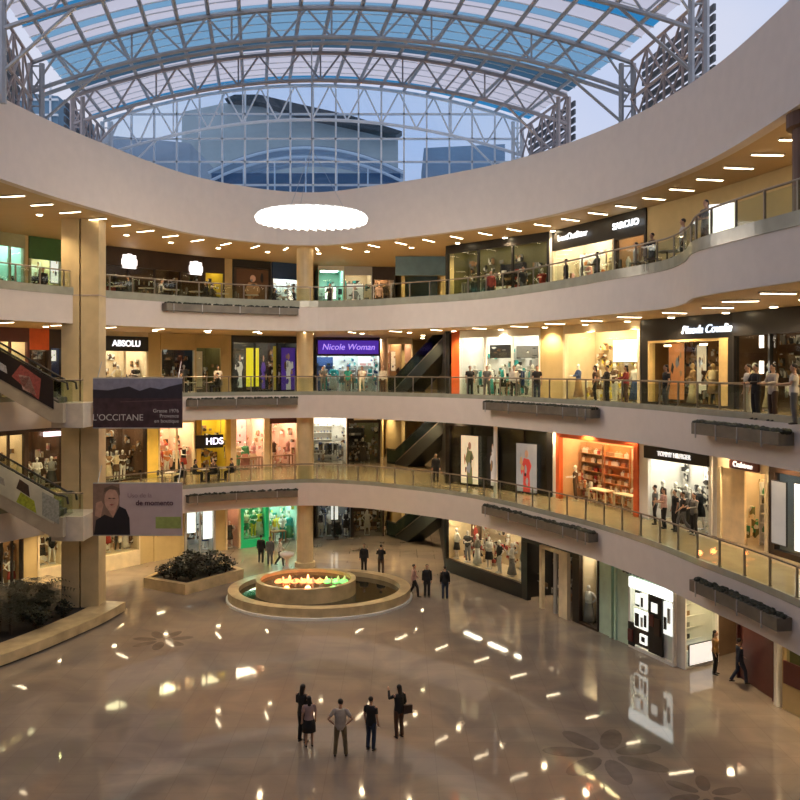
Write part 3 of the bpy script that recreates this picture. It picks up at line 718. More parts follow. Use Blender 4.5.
def clutter(s, cols, n=90):
    rg = random.Random(int(s.L*1000)+s.lv); b = MB(); L = s.L; D = s.D
    for i in range(n):
        q = rg.random(); w_ = rg.uniform(.1, .3); h = rg.uniform(.12, .5); d = rg.uniform(.05, .2)
        if q < .55: x = rg.uniform(.2, L-.5); y = D-.08-d; z = s.base+rg.choice([.35, .8, 1.2, 1.65, 2.1, 2.5][:6 if s.zo[1] > 2.6 else 5])+.02; h = min(h, .38)
        elif q < .75: x = L-.1-w_; y = rg.uniform(.3, max(.35, D-.4)); z = s.base+rg.choice([.35, .8, 1.2, 1.65, 2.1])
        else: x = rg.uniform(.2, L-.5); y = rg.uniform(.3*D, .75*D); z = s.base+rg.choice([.1, .5, .9]); h = rg.uniform(.3, .6)
        if z+h > s.H-.25: continue
        b.box(x, x+w_, y, y+d, z, z+h)
    o = b.build('small_goods', busy(cols)); o.location = s.A; o.rotation_euler.z = s.an
    tag(o, 'crowded small goods along the walls %s' % cn(s), 'goods', None, 'stuff')
# plain wall from point to point
def wallseg(lv, px0, px1, poly, m=None, A=None, B=None, nm='wall_gallery'):
    A = A or hit(px0, poly); B = B or hit(px1, poly); z, H = LV[lv][0], LV[lv][1]-LV[lv][0]+.02
    L = math.dist(A, B); return struct(MB().box(0, L, -.05, .2, 0, H).build(nm, m or M_WALL, loc=(A[0], A[1], z), rz=math.atan2(B[1]-A[1], B[0]-A[0])))
WARM = (1, .80, .52); NEUT = (1, .90, .76); COOL = (.82, .95, 1.0); PINK = (1, .74, .58); GRN = (.75, 1, .72)
M_GOLD = mat('gold_frame', (.75, .55, .25), .4); M_MINT = mat('mint_pillar', (.50, .66, .52), .35); M_ORANGE = mat('orange_panel', (.72, .13, .03), .5)
M_MAROON = mat('maroon_panel', (.12, .03, .025), .4); M_CREAM = mat('cream_frame', (.78, .66, .45), .5)

# ---- top gallery, right
s = shop(3, 447, 550, FR, 'black glazed shop', 'wide black framed glazed shop with dim interior on the top gallery', (0, 3.15), M_BLACK, 'olive', (1.6, WARM), 4, mull=2)
p_rack(s, .08, .35, 1.2, 8, ['black', 'grey', 'white']); p_shelf(s, .4, .62, 2.4, 5, 5, ['white', 'tan', 'grey', 'red'], body='black'); p_mann(s, 3, ['black', 'white', 'red'], .6, u0=.5, u1=.9)
wallseg(3, 550, 554, FR, M_WHITE)
s = shop(3, 554, 616, FR, 'bright shop under the left white sign', 'shop with long black sign board and white lettering on the top gallery', (0, 2.55), M_CREAM, 'cream', (9, NEUT), 3, sign=('boutOutfitter', (1, 1, 1), None, (.02, .75, 2.7, 3.5), .46, 1.6, dict(sx=.95)), fascia=M_BLACK)
p_shelf(s, .1, .45, 2.3, 4, 6, ['pink', 'tan', 'orange', 'white'], what='bag'); p_shelf(s, .55, .92, 2.3, 4, 6, ['orange', 'cream', 'red'], body='cream', what='bag'); p_mann(s, 3, ['white', 'pink', 'cream'])
s = shop(3, 616, 648, FR, 'amber lit shop of the black sign', 'narrow amber lit shop at right end of the black sign board on the top gallery', (0, 2.45), M_BROWN, 'tan', (5, WARM), 3, sign=('SARCUO', (.9, .95, 1), None, (-.05, .95, 2.6, 3.5), .42, 2.5, dict(bold=.003, sx=1.15)), fascia=M_BLACK)
p_shelf(s, .1, .9, 2.3, 4, 5, ['white', 'tan', 'brown'], body='brown', what='bag'); p_bust(s, 2, ['white', 'cream'])
for a, b in ((648, 690), (690, 740), (740, 800), (800, 900)): wallseg(3, a, b, FR)
# top gallery, back and left
wallseg(3, 395, 447, FC, mat('blue_wall', (.14, .26, .36), .6)); struct(MB().box(-.3, 3.3, 55.0, 55.3, 18.0, Z4+.02).build('wall_gallery', MATS['blue_wall'])); wallseg(3, 0, 0, None, A=(3.0, 67), B=(3.0, 50.4)); wallseg(3, 0, 0, None, A=(.3, 61), B=(-.5, 67))
s = shop(3, 318, 344, FB, 'teal lit shop', 'teal lit shop with glowing white box on top gallery, right of the round column', (0, 3.3), M_WHITE, 'aqua', (5, (.7, 1, .85)), 4, fw=.06)
p_poster(s, .35, .8, 1.5, 2.4, ['white', 'white'], 2.5, 2.5, lab='glowing white light box hanging in the teal lit shop', fig=False, what='light_box')
p_table(s, .5, 1.5); p_shelf(s, .02, .3, 2.8, 4, 3, ['white', 'grey'], what='box')
s = shop(3, 344, 372, FB, 'pale shop right of the teal lit one', 'pale shop with white posters on the top gallery, right of the teal lit shop', (0, 3.0), M_STEEL, 'cream', (2.5, NEUT), 3, fw=.06)
p_poster(s, .15, .75, .9, 2.5, ['white', 'grey'], .4, 1.2); p_table(s, .5, .5)
s = shop(3, 372, 395, FB, 'dim shop beside the blue wall', 'small dim shop on the top gallery, left of the blue wall', (0, 2.7), M_BROWN, 'brown', (1.5, WARM), 3)
p_shelf(s, .1, .9, 2.0, 4, 4, ['tan', 'white', 'olive'], body='brown')
s = shop(3, 272, 300, FL, 'blue signed shop', 'bright shop under a plain blue sign on the top gallery, left of the round column', (0, 2.5), M_STEEL, 'white', (6, COOL), 3, fascia=mat('blue_sign', (.02, .06, .18), .5), fw=.05)
p_shelf(s, .1, .9, 2.5, 4, 5, ['white', 'blue', 'grey'])
s = shop(3, 232, 270, FL, 'dark mural shop', 'dark shop front covered by a large reddish brown mural on the top gallery', (0, 3.1), M_BLACK, 'brown', (1.0, WARM), 2)
p_poster(s, .08, .92, .1, 3.0, ['brown', 'tan'], .1, -.22, lab='large dark mural of a reddish figure on the dark shop front', what='mural')
wallseg(3, 224, 232, FL)
s = shop(3, 204, 224, FL, 'yellow lit doorway', 'small yellow lit doorway of the cafe on the top gallery', (0, 2.6), M_BROWN, 'yellow', (2.0, WARM), 3, fw=.06)
p_shelf(s, .1, .9, 2.4, 3, 4, ['yellow', 'white'], body='yellow', what='bottle')
s = shop(3, 100, 204, FL, 'dark brown cafe', 'wide dark brown cafe front with two glowing white logos on the top gallery', (0, 2.5), M_BROWN, 'brown', (.5, WARM), 4, mull=3)
for u, nm in ((.25, 'left'), (.90, 'right')):
    r = empty('logo_sign', sp(s, u, -.2, 2.35), s.an, 'glowing white logo sign on the dark brown cafe front, %s one of two' % nm, 'sign')
    lm = mat('logo_white', (1, .95, .93), emit=2.2, ecol=(1, .93, .92)); lk = mat('logo_grey', (.25, .2, .2), .5)
    MB().box(-.42, .42, 0, .08, .05, .85).rings([(0, .04, .8, .3, .04), (0, .04, .92, .12, .04)], 12).box(-.5, .5, .01, .07, .25, .6).build('logo_plate', lm, r)
    for k in range(3): MB().box(-.33, .33-.1*k, -.012, 0, .18+.2*k, .205+.2*k).build('logo_stroke', lk, r)
p_rack(s, .1, .3, 1.6, 5, ['red', 'black']); p_shelf(s, .35, .85, 2.6, 4, 10, ['olive', 'tan', 'white'], body='brown', what='bottle'); p_table(s, .3, 1.0)
s = shop(3, 28, 62, FL, 'green signed shop', 'shop with dark green sign panel on the top gallery, left of the twin column', (0, 2.4), mat('sage_frame', (.35, .36, .22), .5), 'cream', (5, GRN), 3, fascia=mat('green_sign', (.03, .12, .02), .5))
p_mann(s, 1, ['black'], .6, u0=.4, u1=.4); p_shelf(s, .55, .95, 2.2, 4, 3, ['white', 'green']); p_poster(s, .72, .95, 1.2, 2.9, ['white', 'white'], 1.2, .2, fig=False)
s = shop(3, -6, 24, FL, 'pale teal shop', 'pale teal brightly lit shop at left edge of the top gallery', (0, 2.9), mat('sage_frame', (.35, .36, .22), .5), 'aqua', (5, (.8, 1, .92)), 3, mull=1)
p_rack(s, .1, .5, 1, 6, ['white', 'teal', 'grey']); p_shelf(s, .5, .9, 2.2, 4, 4, ['white', 'grey', 'teal'])
wallseg(3, 24, 28, FL); wallseg(3, 62, 100, FL); wallseg(3, -60, -6, FL)

# ---- second gallery, right
wallseg(2, 452, 461, FR, M_ORANGE)
s = shop(2, 461, 541, FR, 'white fashion shop beside the orange pillar', 'bright white fashion shop on the second gallery, right of the orange pillar', (0, 3.35), M_WHITE, 'white', (7, NEUT), 4, fw=.06, mull=2)
p_poster(s, .24, .5, 2.2, 2.9, ['black', 'white'], 0, 1.8, fig=False, lab='wide black framed picture high in the white fashion shop'); p_poster(s, .58, .9, 2.2, 2.8, ['grey', 'black'], 0, 1.8, lab='wide grey picture high in the white fashion shop', fig=False)
p_rack(s, .05, .3, 1.4, 8, ['teal', 'white', 'grey']); p_rack(s, .6, .92, 1.6, 9, ['teal', 'blue', 'white']); p_mann(s, 5, ['grey', 'white', 'teal', 'black'], .6); p_table(s, .45, 1.3)
wallseg(2, 541, 565, FR)
s = shop(2, 565, 642, FR, 'cream lit boutique', 'bright cream boutique with glowing wall panel on the second gallery', (0, 3.35), M_CREAM, 'cream', (8, WARM), 4, fw=.16)
p_poster(s, .35, .75, 1.9, 3.0, ['white', 'white'], 1.6, 2.6, fig=False, lab='glowing white wall panel inside the cream lit boutique', what='light_box')
p_shelf(s, .35, .9, 2.9, 3, 9, ['tan', 'brown', 'cream', 'yellow'], zt=1.7, body='cream', what='bag'); p_mann(s, 4, ['blue', 'tan', 'brown', 'white'], .6, u0=.12, u1=.85)
s = shop(2, 643, 735, FR, 'black boutique with the script sign', 'black fronted boutique with gold lit window and silver script sign on the second gallery', (.1, 2.75), M_BLACK, 'tan', (0, WARM), 2.4, sign=('Pineda Covalin', (.75, .85, 1), None, (.52, 1.0, 2.85, 3.5), .48, 1.3, dict(shear=.35, bold=.003)), fw=.55, mull=0)
lmx = mat('window_glow', (1, .72, .36), emit=3.0, ecol=(1, .62, .24))
r = empty('display_window_box', sp(s, .1, -.18, 0), s.an, 'gold framed display window lit amber on the black boutique', 'display window')
MB().box(0, .12, 0, .3, .1, 2.8).box(.78*s.L, .78*s.L+.45, 0, .3, .1, 2.8).box(0, .78*s.L, 0, .3, 2.7, 2.8).build('frame', M_GOLD, r)
for u in (.1, .5, .8): MB().box(u*s.L-.2, u*s.L+.2, .6, .66, 2.55, 2.62).build('spot_bar', mat('spot_bar', (1, .8, .5), emit=14, ecol=(1, .75, .42)), r)
p_poster(s, .12, .30, .2, 2.7, ['orange', 'tan'], .5, 1.6, lab='amber panel at left inside the gold framed window', fig=False); p_poster(s, .42, .52, .3, 2.6, ['cream', 'tan'], .8, 1.8, lab='pale panel behind mannequins in the gold framed window', fig=False)
p_mann(s, 2, ['tan', 'cream'], .7, M_MQG, .50, .70)
s = shop(2, 735, 860, FR, 'dark right part of the black boutique', 'black boutique front with dim interior at right edge of the second gallery', (0, 2.85), M_BLACK, 'brown', (.6, WARM), 3, mull=2)
p_mann(s, 2, ['cream', 'white'], .6, None, .12, .24)
for k, z_ in enumerate((1.4, 2.35)):
    tag(MB().box(-.06, .06, -.05, .05, 0, .45).build('wall_lamp', mat('wall_lamp', (1, .95, .85), emit=6, ecol=(1, .9, .75)), loc=sp(s, .30, -.25, z_), rz=s.an), 'glowing white wall lamp on the black boutique, %s of two' % ('lower', 'upper')[k], 'lamp')
# second gallery, back and left
for lv in (1, 2): wallseg(lv, 380, 452, FC); wallseg(lv, 0, 0, None, A=(3.0, 67), B=(2.75, 50.4), m=M_BLACK); wallseg(lv, 0, 0, None, A=(.3, 61), B=(-1.5, 67))
s = shop(2, 316, 380, FB, 'purple signed toy shop', 'shop with glowing purple sign and bright goods on the second gallery', (0, 2.45), M_BROWN, 'white', (6, COOL), 3.5, sign=('Nicole Woman', (.5, .35, 1), mat('purple_sign', (.06, .02, .30), .4, emit=.5, ecol=(.12, .04, .6)), (.03, .97, 2.6, 3.55), .6, 1.0, dict(shear=.2)), fascia=M_BROWN, fw=.06)
p_shelf(s, .02, .3, 2.2, 4, 6, ['blue', 'black', 'grey'], body='blue'); p_shelf(s, .7, .96, 2.2, 4, 6, ['white', 'pink', 'grey']); p_mann(s, 6, ['grey', 'teal', 'white', 'grey'], .7); p_rack(s, .35, .65, 1.6, 9, ['teal', 'white', 'grey'])
s = shop(2, 387, 412, FB+[(2, 61.4)], 'pink lit booth', 'pink lit booth in the second gallery corridor, left of the escalator', (0, 3.3), M_CREAM, 'blush', (5, PINK), 3, fw=.05)
p_bust(s, 1, ['brown']); p_poster(s, .3, .8, 1.4, 2.8, ['cream', 'cream'], .8, 1.5, fig=False)
s = shop(2, 231, 299, FL, 'dark shop with the yellow panel', 'dark shop with violet window prints and a bright yellow panel on the second gallery', (0, 3.3), M_BLACK, 'black', (2.5, NEUT), 2.2, mull=2)
tag(MB().box(-.45, .45, 0, .06, 0, 2.6).build('yellow_panel', mat('yellow_panel', (.8, .68, .02), .4, emit=.75, ecol=(1, .8, .03)), loc=sp(s, .33, .25, .35), rz=s.an), 'bright yellow upright panel in the dark shop window', 'panel')
p_poster(s, .06, .24, .3, 2.8, ['black', 'white'], .5, .3, lab='violet and white window print left of the yellow panel'); p_poster(s, .42, .56, .2, 2.8, ['black', 'purple'], .6, .3, lab='dark violet window print right of the yellow panel'); p_poster(s, .76, .97, .1, 3.0, ['purple', 'white'], .4, .3, lab='white and violet window print beside the round column')
tag(MB().box(-.12, .12, 0, .06, 0, 3.0).build('gold_strip', mat('gold_strip', (.5, .36, .05), .4, emit=.3, ecol=(.5, .36, .05)), loc=sp(s, .66, .25, .1), rz=s.an), 'slim gold upright strip in the dark shop window', 'panel')
wallseg(2, 222, 231, FL)
s = shop(2, 194, 222, FL, 'olive open shop front', 'olive shop front with pale curtain on the second gallery', (0, 2.9), M_WALL, 'olive', (1.5, WARM), 3)
p_poster(s, .05, .45, .2, 2.7, ['cream', 'cream'], .1, .8, fig=False, lab='pale curtain panel in the olive shop front', what='curtain_panel')
s = shop(2, 160, 194, FL, 'grey green dark window', 'dark grey green shop window on the second gallery, right of the black sign', (.1, 2.75), M_CREAM, 'black', (1.2, COOL), 2.4, fascia=M_WALL, fw=.05)
p_mann(s, 2, ['olive', 'grey'])
wallseg(2, 147, 160, FL)
s = shop(2, 100, 147, FL, 'black signed shop above the banner', 'shop with black sign and white lettering above the lavender banner on the second gallery', (0, 2.6), M_CREAM, 'cream', (6, NEUT), 3, sign=('ABSOLU', (.95, .95, 1), M_BLACK, (.02, .98, 2.62, 3.5), .52, 1.5, dict(bold=.004)), mull=1)
p_shelf(s, .05, .4, 2.0, 3, 4, ['tan', 'black', 'white']); p_mann(s, 3, ['brown', 'cream', 'black'])
s = shop(2, 48, 62, FL, 'blue backed window', 'narrow blue backed window on the second gallery, left of the twin column', (0, 2.7), M_BROWN, 'blue', (2, COOL), 3)
p_poster(s, .3, .7, 2.0, 2.6, ['white', 'white'], 1, .2, fig=False)
s = shop(2, 28, 48, FL, 'orange headed shop', 'shop with orange red sign panel on the second gallery, near the escalator', (0, 2.6), M_BROWN, 'brown', (2.5, WARM), 3, fascia=M_ORANGE)
p_mann(s, 2, ['white', 'grey'])
s = shop(2, -10, 28, FL, 'red shop at the left edge', 'red and cream shop behind the escalator at left edge of the second gallery', (0, 3.0), M_MAROON, 'cream', (4, WARM), 3, mull=1)
p_mann(s, 2, ['red', 'white']); p_shelf(s, .3, .9, 2.2, 3, 5, ['red', 'white'])
wallseg(2, 62, 100, FL); wallseg(2, -60, -10, FL)

# ---- first gallery, right
s = shop(1, 447, 553, FR, 'black poster front', 'black shop front with three tall lit posters on the first gallery', (0, 3.4), M_BLACK, 'black', (.5, WARM), 2.5, mull=3, fw=.3)
MB().box(.3, s.L-.3, .02, .05, .05, 3.4).build('backing_panel', M_BLACK, s.r)
p_poster(s, .17, .34, .15, 2.9, ['cream', 'olive'], .9, -.2, lab='tall lit poster of figure in olive, leftmost on the black front'); p_poster(s, .43, .53, .2, 2.9, ['black', 'white'], .35, -.2, lab='narrow dark poster, middle one on the black front'); p_poster(s, .70, .88, -.0+.1, 2.7, ['grey', 'red'], .8, -.2, lab='tall lit poster of figure in red, rightmost on the black front')
tag(MB().rings([(0, 0, 0, .1, .1), (0, 0, 3.84, .1, .1)], 12).build('white_post', M_WHITE, loc=tuple(Vector((4.9, 43.6, Z1)))), 'slim white post standing before the black poster front', 'post')
wallseg(1, 553, 558, FR, M_WHITE)
s = shop(1, 558, 640, FR, 'orange accessories shop', 'orange framed accessories shop with crowded shelves on the first gallery', (0, 3.2), M_ORANGE, 'peach', (8, (1, .72, .42)), 3.5, fascia=M_ORANGE, fw=.3)
p_shelf(s, .05, .33, 2.2, 6, 7, ['cream', 'white', 'tan', 'red'], zt=2.9, body='tan', what='bag'); p_shelf(s, .35, .66, 2.2, 6, 8, ['orange', 'cream', 'white', 'tan'], zt=2.9, body='orange', what='bag'); p_shelf(s, .68, .96, 2.2, 6, 8, ['cream', 'tan', 'red', 'white'], zt=2.9, body='cream', what='bag'); p_table(s, .45, 1.0, 1.4, M_CREAM); p_table(s, .75, 1.1, 1.4, M_CREAM); p_mann(s, 1, ['brown'], .5, None, .18, .18)
wallseg(1, 640, 648, FR, M_WHITE)
s = shop(1, 648, 714, FR, 'white shop under the long black sign', 'bright white clothes shop under a long black sign on the first gallery', (0, 2.75), M_WHITE, 'white', (9, NEUT), 4, sign=('TOMMY HILFIGER', (.85, .85, .85), M_BLACK, (.0, .97, 2.78, 3.32), .29, .8, dict(sx=.9)), fw=.16)
p_rack(s, .1, .35, 2.2, 8, ['black', 'grey', 'white']); p_rack(s, .6, .9, 2.4, 8, ['black', 'grey', 'olive']); p_mann(s, 5, ['black', 'white', 'grey', 'black'], .7); p_poster(s, .42, .60, 1.9, 3.0, ['white', 'grey'], 1.2, 3.0)
wallseg(1, 714, 720, FR, M_WHITE)
s = shop(1, 720, 771, FR, 'cream shop with the small maroon sign', 'cream walled shop with small maroon sign and green goods on the first gallery', (0, 2.85), M_CREAM, 'cream', (6, (1, .76, .45)), 3, sign=('Crabtree', (.95, .9, .85), M_MAROON, (.30, .85, 2.9, 3.25), .3, 1.0, {}), fw=.2, pane=False)
MB().box(.2, .52*s.L, -.05, .05, 0, 3.1).build('cream_panel', mat('cream_panel', (.85, .66, .42), .5), s.r)
p_shelf(s, .55, .94, 1.0, 6, 7, ['green', 'white', 'olive', 'teal'], zt=2.4, body='white', what='bottle')
s = shop(1, 772, 850, FR, 'dark frame with light boxes', 'dark brown frame holding glowing white light boxes at right edge of the first gallery', (.2, 3.0), M_BROWN, 'grey', (1.5, COOL), 2, mull=1, fw=.3)
p_poster(s, .06, .26, .45, 2.7, ['grey', 'white'], 1.0, -.2, fig=False, lab='narrow glowing panel on the dark frame', what='light_box'); p_poster(s, .38, .92, .4, 2.75, ['white', 'white'], 1.8, -.2, fig=False, lab='wide glowing white panel on the dark frame', what='light_box')
# first gallery, back and left
s = shop(1, 313, 347, FB, 'white shoe wall', 'shoe shop with white shelf wall on the first gallery, right of the round column', (0, 3.4), M_CREAM, 'white', (8, NEUT), 2.5, fw=.05)
p_shelf(s, .05, .62, 1.6, 6, 6, ['black', 'brown', 'blue', 'tan'], zt=3.2, what='shoe'); p_rack(s, .3, .9, .7, 8, ['black', 'grey'])
s = shop(1, 347, 380, FB, 'dark kiosk shop', 'dark shop with pale lit sign strip on the first gallery', (0, 2.9), M_BROWN, 'olive', (1.2, WARM), 3, sign=(' ', (1, 1, 1), M_CREAM, (.2, .9, 3.1, 3.5), .3, 1, {}))
p_shelf(s, .1, .6, 1.6, 5, 5, ['white', 'black', 'grey'], body='black'); p_mann(s, 1, ['black'])
s = shop(1, 382, 404, [(-2.5, 64.5), (3, 64.5)], 'amber cafe counter', 'amber lit cafe counter at the back of the first gallery corridor', (0, 3.0), M_WALL, 'yellow', (3, (1, .7, .25)), 2, pane=False)
p_shelf(s, .1, .9, 1.4, 4, 6, ['yellow', 'tan', 'orange'], body='tan', what='bottle'); p_table(s, .5, .2)
s = shop(1, 270, 298, FL, 'pink shop with the dark red band', 'pink lit shop with dark red header on the first gallery, beside the round column', (0, 3.0), M_CREAM, 'blush', (9, PINK), 3, fascia=M_MAROON, fw=.1)
p_bust(s, 2, ['brown', 'pink'], 1.0); p_table(s, .5, .5, 1.6)
s = shop(1, 230, 269, FL, 'pink fashion window', 'pink and cream fashion window on the first gallery, left of the dark red header', (0, 3.4), M_CREAM, 'blush', (10, PINK), 3, fw=.4)
p_mann(s, 3, ['cream', 'green', 'pink'], .7, None, .3, .7); p_table(s, .5, .4, 2.0); p_poster(s, .2, .8, 1.2, 3.2, ['pink', 'cream'], .5, 2.6, fig=False)
s = shop(1, 196, 230, FL, 'yellow cafe with the small screen', 'yellow walled cafe with small dark sign reading HDS on the first gallery', (0, 3.4), mat('yellow_wall', (.62, .42, .06), .6), 'yellow', (3, WARM), 2.5, pane=False, fw=.3)
r = empty('hanging_sign', sp(s, -.05, -.3, 1.6), s.an, 'small dark hanging sign with glowing white letters on the yellow cafe', 'sign')
MB().box(0, 1.85, 0, .1, 0, .85).build('sign_board', M_BLACK, r); text('HDS', 'sign_lettering', mat('hds', (.9, .85, 1), emit=2, ecol=(.85, .8, 1)), .62, r, (1.25, -.03, .42), bold=.004)
MB().bar((.4, .05, .95), (.4, .05, 1.9), .02).bar((1.7, .05, .95), (1.7, .05, 1.9), .02).build('hanger', M_STEEL, r)
s = shop(1, 158, 194, FL, 'peach window', 'peach lit window with colourful clothes on the first gallery, right of the yellow pier', (.1, 3.3), M_CREAM, 'blush', (8, WARM), 3, fw=.08, mull=1)
p_mann(s, 4, ['red', 'orange', 'white', 'black']); p_rack(s, .1, .6, 1.6, 8, ['orange', 'red', 'cream'])
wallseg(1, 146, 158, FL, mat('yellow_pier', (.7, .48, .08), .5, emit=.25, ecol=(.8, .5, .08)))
s = shop(1, 101, 146, FL, 'dark brown window behind the twin column', 'dark brown framed window with warm clothes display on the first gallery', (.1, 3.2), M_BROWN, 'brown', (4, WARM), 2.5, mull=0, fw=.14)
p_mann(s, 4, ['white', 'tan', 'cream', 'brown'], .6, None, .12, .62)
s = shop(1, 25, 62, FL, 'dark shop with the pink strip light', 'dark brown shop with pinkish strip sign on the first gallery, left of the twin column', (0, 3.3), M_BROWN, 'brown', (2.5, WARM), 3, sign=(' ', (1, 1, 1), mat('pink_strip', (1, .8, .9), emit=2.5, ecol=(1, .78, .88)), (.45, .9, 3.0, 3.25), .3, 1, {}))
p_mann(s, 3, ['black', 'white', 'grey']); p_shelf(s, .1, .5, 2.2, 4, 5, ['white', 'black', 'tan'], body='brown')
s = shop(1, -10, 25, FL, 'amber shop at the left edge', 'amber lit shop at left edge of the first gallery behind the escalator', (0, 3.2), M_BROWN, 'cream', (3, WARM), 3, mull=1)
p_rack(s, .2, .8, 1.2, 8, ['brown', 'tan', 'white']); p_mann(s, 2, ['black', 'cream'])
wallseg(1, 62, 101, FL); wallseg(1, 194, 196, FL); wallseg(1, -60, -10, FL)

# ---- ground floor, right
s = shop(0, 447, 524, FG, 'long mannequin window', 'long bright window of mannequins over a dark plinth on the ground floor', (.75, 3.5), M_BLACK, 'cream', (7, NEUT), 2.2, fw=.06)
p_mann(s, 7, ['white', 'black', 'grey', 'white', 'black', 'white', 'grey'], .75, None, .06, .92); p_poster(s, .14, .27, 1.5, 3.2, ['brown', 'red'], 0, 1.9)
s = shop(0, 524, 581, FG, 'black entrance', 'black shop entrance with cream portal on the ground floor', (0, 3.0), M_BLACK, 'black', (.8, WARM), 3, pane=False, mull=0, fw=.5)
MB().box(.38*s.L, .42*s.L, -.3, -.1, 0, 3.1).box(.38*s.L, .86*s.L, -.3, -.1, 3.0, 3.15).box(.72*s.L, .86*s.L, -.3, -.1, 0, 3.0).build('portal', M_CREAM, s.r)
MB().box(.60*s.L, .64*s.L, -.2, -.1, 0, 3.0).build('door_jamb', M_STEEL, s.r)
s = shop(0, 581, 600, FG, 'narrow clothes window', 'narrow bright clothes window beside the mint pillars on the ground floor', (.1, 3.3), M_BROWN, 'cream', (7, NEUT), 2, fw=.05)
p_mann(s, 2, ['white', 'grey']); p_shelf(s, .1, .9, 1.4, 6, 6, ['white', 'tan', 'black'], zt=3)
wallseg(0, 600, 612, FG, M_MINT); 
s = shop(0, 612, 618, FG, 'slit between mint pillars', 'narrow mint framed slit window on the ground floor', (0, 3.6), M_MINT, 'teal', (3, (.8, 1, .9)), 1.5)
wallseg(0, 618, 631, FG, M_MINT); K0 = hit(631, FG); K1 = (11.1, 34.15); K2 = (12.8, 35.1)
s = shop(0, 0, 0, None, 'white lit corner store', 'white lit corner store with black shelf walls on the ground floor', (.15, 3.0), M_WHITE, 'white', (4, (.95, 1, .95)), 3.0, A=K0, B=K1, sign=('SUNGLASS', (.06, .07, .06), None, (.0, .55, 3.0, 3.6), .42, 0, dict(bold=.0)), fascia=M_MINT, fw=.1)
MB().box(.12, s.L-.05, -.22, -.13, 2.62, 3.05).build('glowing_header', mat('header_glow', (1, 1, .95), emit=1.7, ecol=(.95, 1, .95)), s.r)
wg = mat('white_glow_panel', (.95, .97, .92), emit=1.0, ecol=(.95, 1, .92))
for i, (u0, u1, z0_, z1_, m_) in enumerate(((.0, .15, .1, 1.1, M_BLACK), (.17, .30, 1.9, 2.55, M_BLACK), (.30, .45, 1.9, 2.5, wg), (.16, .45, 1.0, 1.75, wg), (.18, .27, 1.05, 1.6, M_BLACK), (.16, .45, .25, .95, M_BROWN), (.30, .45, .4, .8, wg), (.48, .78, .2, 2.6, M_BLACK), (.55, .68, 1.9, 2.3, wg), (.80, .98, 1.2, 2.5, wg), (.20, .27, 2.0, 2.45, wg), (.33, .38, 1.95, 2.35, M_BROWN), (.31, .36, 1.1, 1.5, M_STEEL), (.39, .44, 1.15, 1.65, M_BLACK), (.50, .60, 1.3, 1.8, M_MAROON), (.62, .74, 1.0, 1.7, M_BROWN), (.82, .87, 1.4, 1.9, M_BLACK), (.90, .95, 1.7, 2.3, M_STEEL), (.02, .12, .3, .8, M_MAROON), (.34, .42, .5, .72, M_BLACK))):
    MB().box(u0*s.L, u1*s.L, -.16-.01*(i % 4)-.05*(i in (4, 2, 6, 8) or i > 9), -.10-.05*(i in (4, 2, 6, 8) or i > 9), z0_, z1_).build('display_panel', m_, s.r)
s2 = shop(0, 0, 0, None, 'right side of the white corner store', 'right flank of the white lit corner store full of small shelves on the ground floor', (.1, 3.2), M_WHITE, 'white', (10, NEUT), 1.2, A=(11.27, 33.9), B=(12.95, 34.84), fw=.08)
p_shelf(s2, .05, .95, .15, 6, 6, ['black', 'tan', 'white', 'grey'], zt=3.0, what='bag')
p_poster(s2, .1, .8, .15, .95, ['white', 'cream'], 1.0, -.2, fig=False, lab='low glowing picture on right flank of the white corner store', what='light_box')
wallseg(0, 0, 0, None, A=K2, B=(14.2, 36), m=mat('recess_wall', (.16, .10, .06), .5))
wallseg(0, 0, 0, None, A=(14.2, 38), B=(15.2, 33.4), m=mat('recess_wall', (.16, .10, .06), .5))
s = shop(0, 0, 0, None, 'maroon glossy front', 'glossy dark maroon shop front under the gallery on the ground floor', (.0, 3.2), M_MAROON, 'brown', (.8, WARM), 2, A=(13.2, 33.0), B=(13.55, 30.6), fw=.05)
MB().box(.05, s.L-.05, -.04, -.025, .02, 3.2).build('maroon_panel', M_MAROON, s.r)
struct(MB().box(-.12, .12, -.12, .12, 0, S1).build('column_5', M_WHITE, loc=(13.45, 30.2, 0)))
s = shop(0, 0, 0, None, 'red banded window', 'shop window with dark red band and pale sill at right edge of the ground floor', (.9, 3.2), M_WALL, 'olive', (1.5, WARM), 2, A=(13.6, 30.0), B=(14.9, 26.5), fw=.1)
MB().box(.1, s.L-.1, -.2, -.14, .95, 1.75).build('red_band', M_MAROON, s.r)
wallseg(0, 0, 0, None, A=(14.9, 26.5), B=(16, 20))
# ground floor, back and left
for a, b, m_ in ((380, 447, M_BROWN),): wallseg(0, a, b, FC, m_)
wallseg(0, 0, 0, None, A=(3.0, 67), B=(2.7, 50.6), m=M_BLACK); wallseg(0, 0, 0, None, A=(.3, 61), B=(-1.5, 67))
s = shop(0, 316, 352, FB, 'dark sports shop', 'dark busy shop with pale lit strips on the ground floor, right of the round column', (0, 3.3), M_BLACK, 'grey', (2.5, COOL), 3, mull=1)
p_poster(s, .42, .62, 1.2, 3.2, ['white', 'white'], 1.2, .3, fig=False, what='light_box'); p_mann(s, 4, ['black', 'white', 'grey', 'black']); p_rack(s, .1, .9, 1.5, 10, ['black', 'black', 'blue', 'white'])
s = shop(0, 352, 384, FB, 'dim olive shop', 'dim olive shop behind the fountain on the ground floor', (0, 2.9), M_BROWN, 'olive', (1.5, WARM), 3)
p_shelf(s, .1, .9, 2.0, 4, 6, ['olive', 'white', 'tan'], body='brown'); p_mann(s, 1, ['white'])
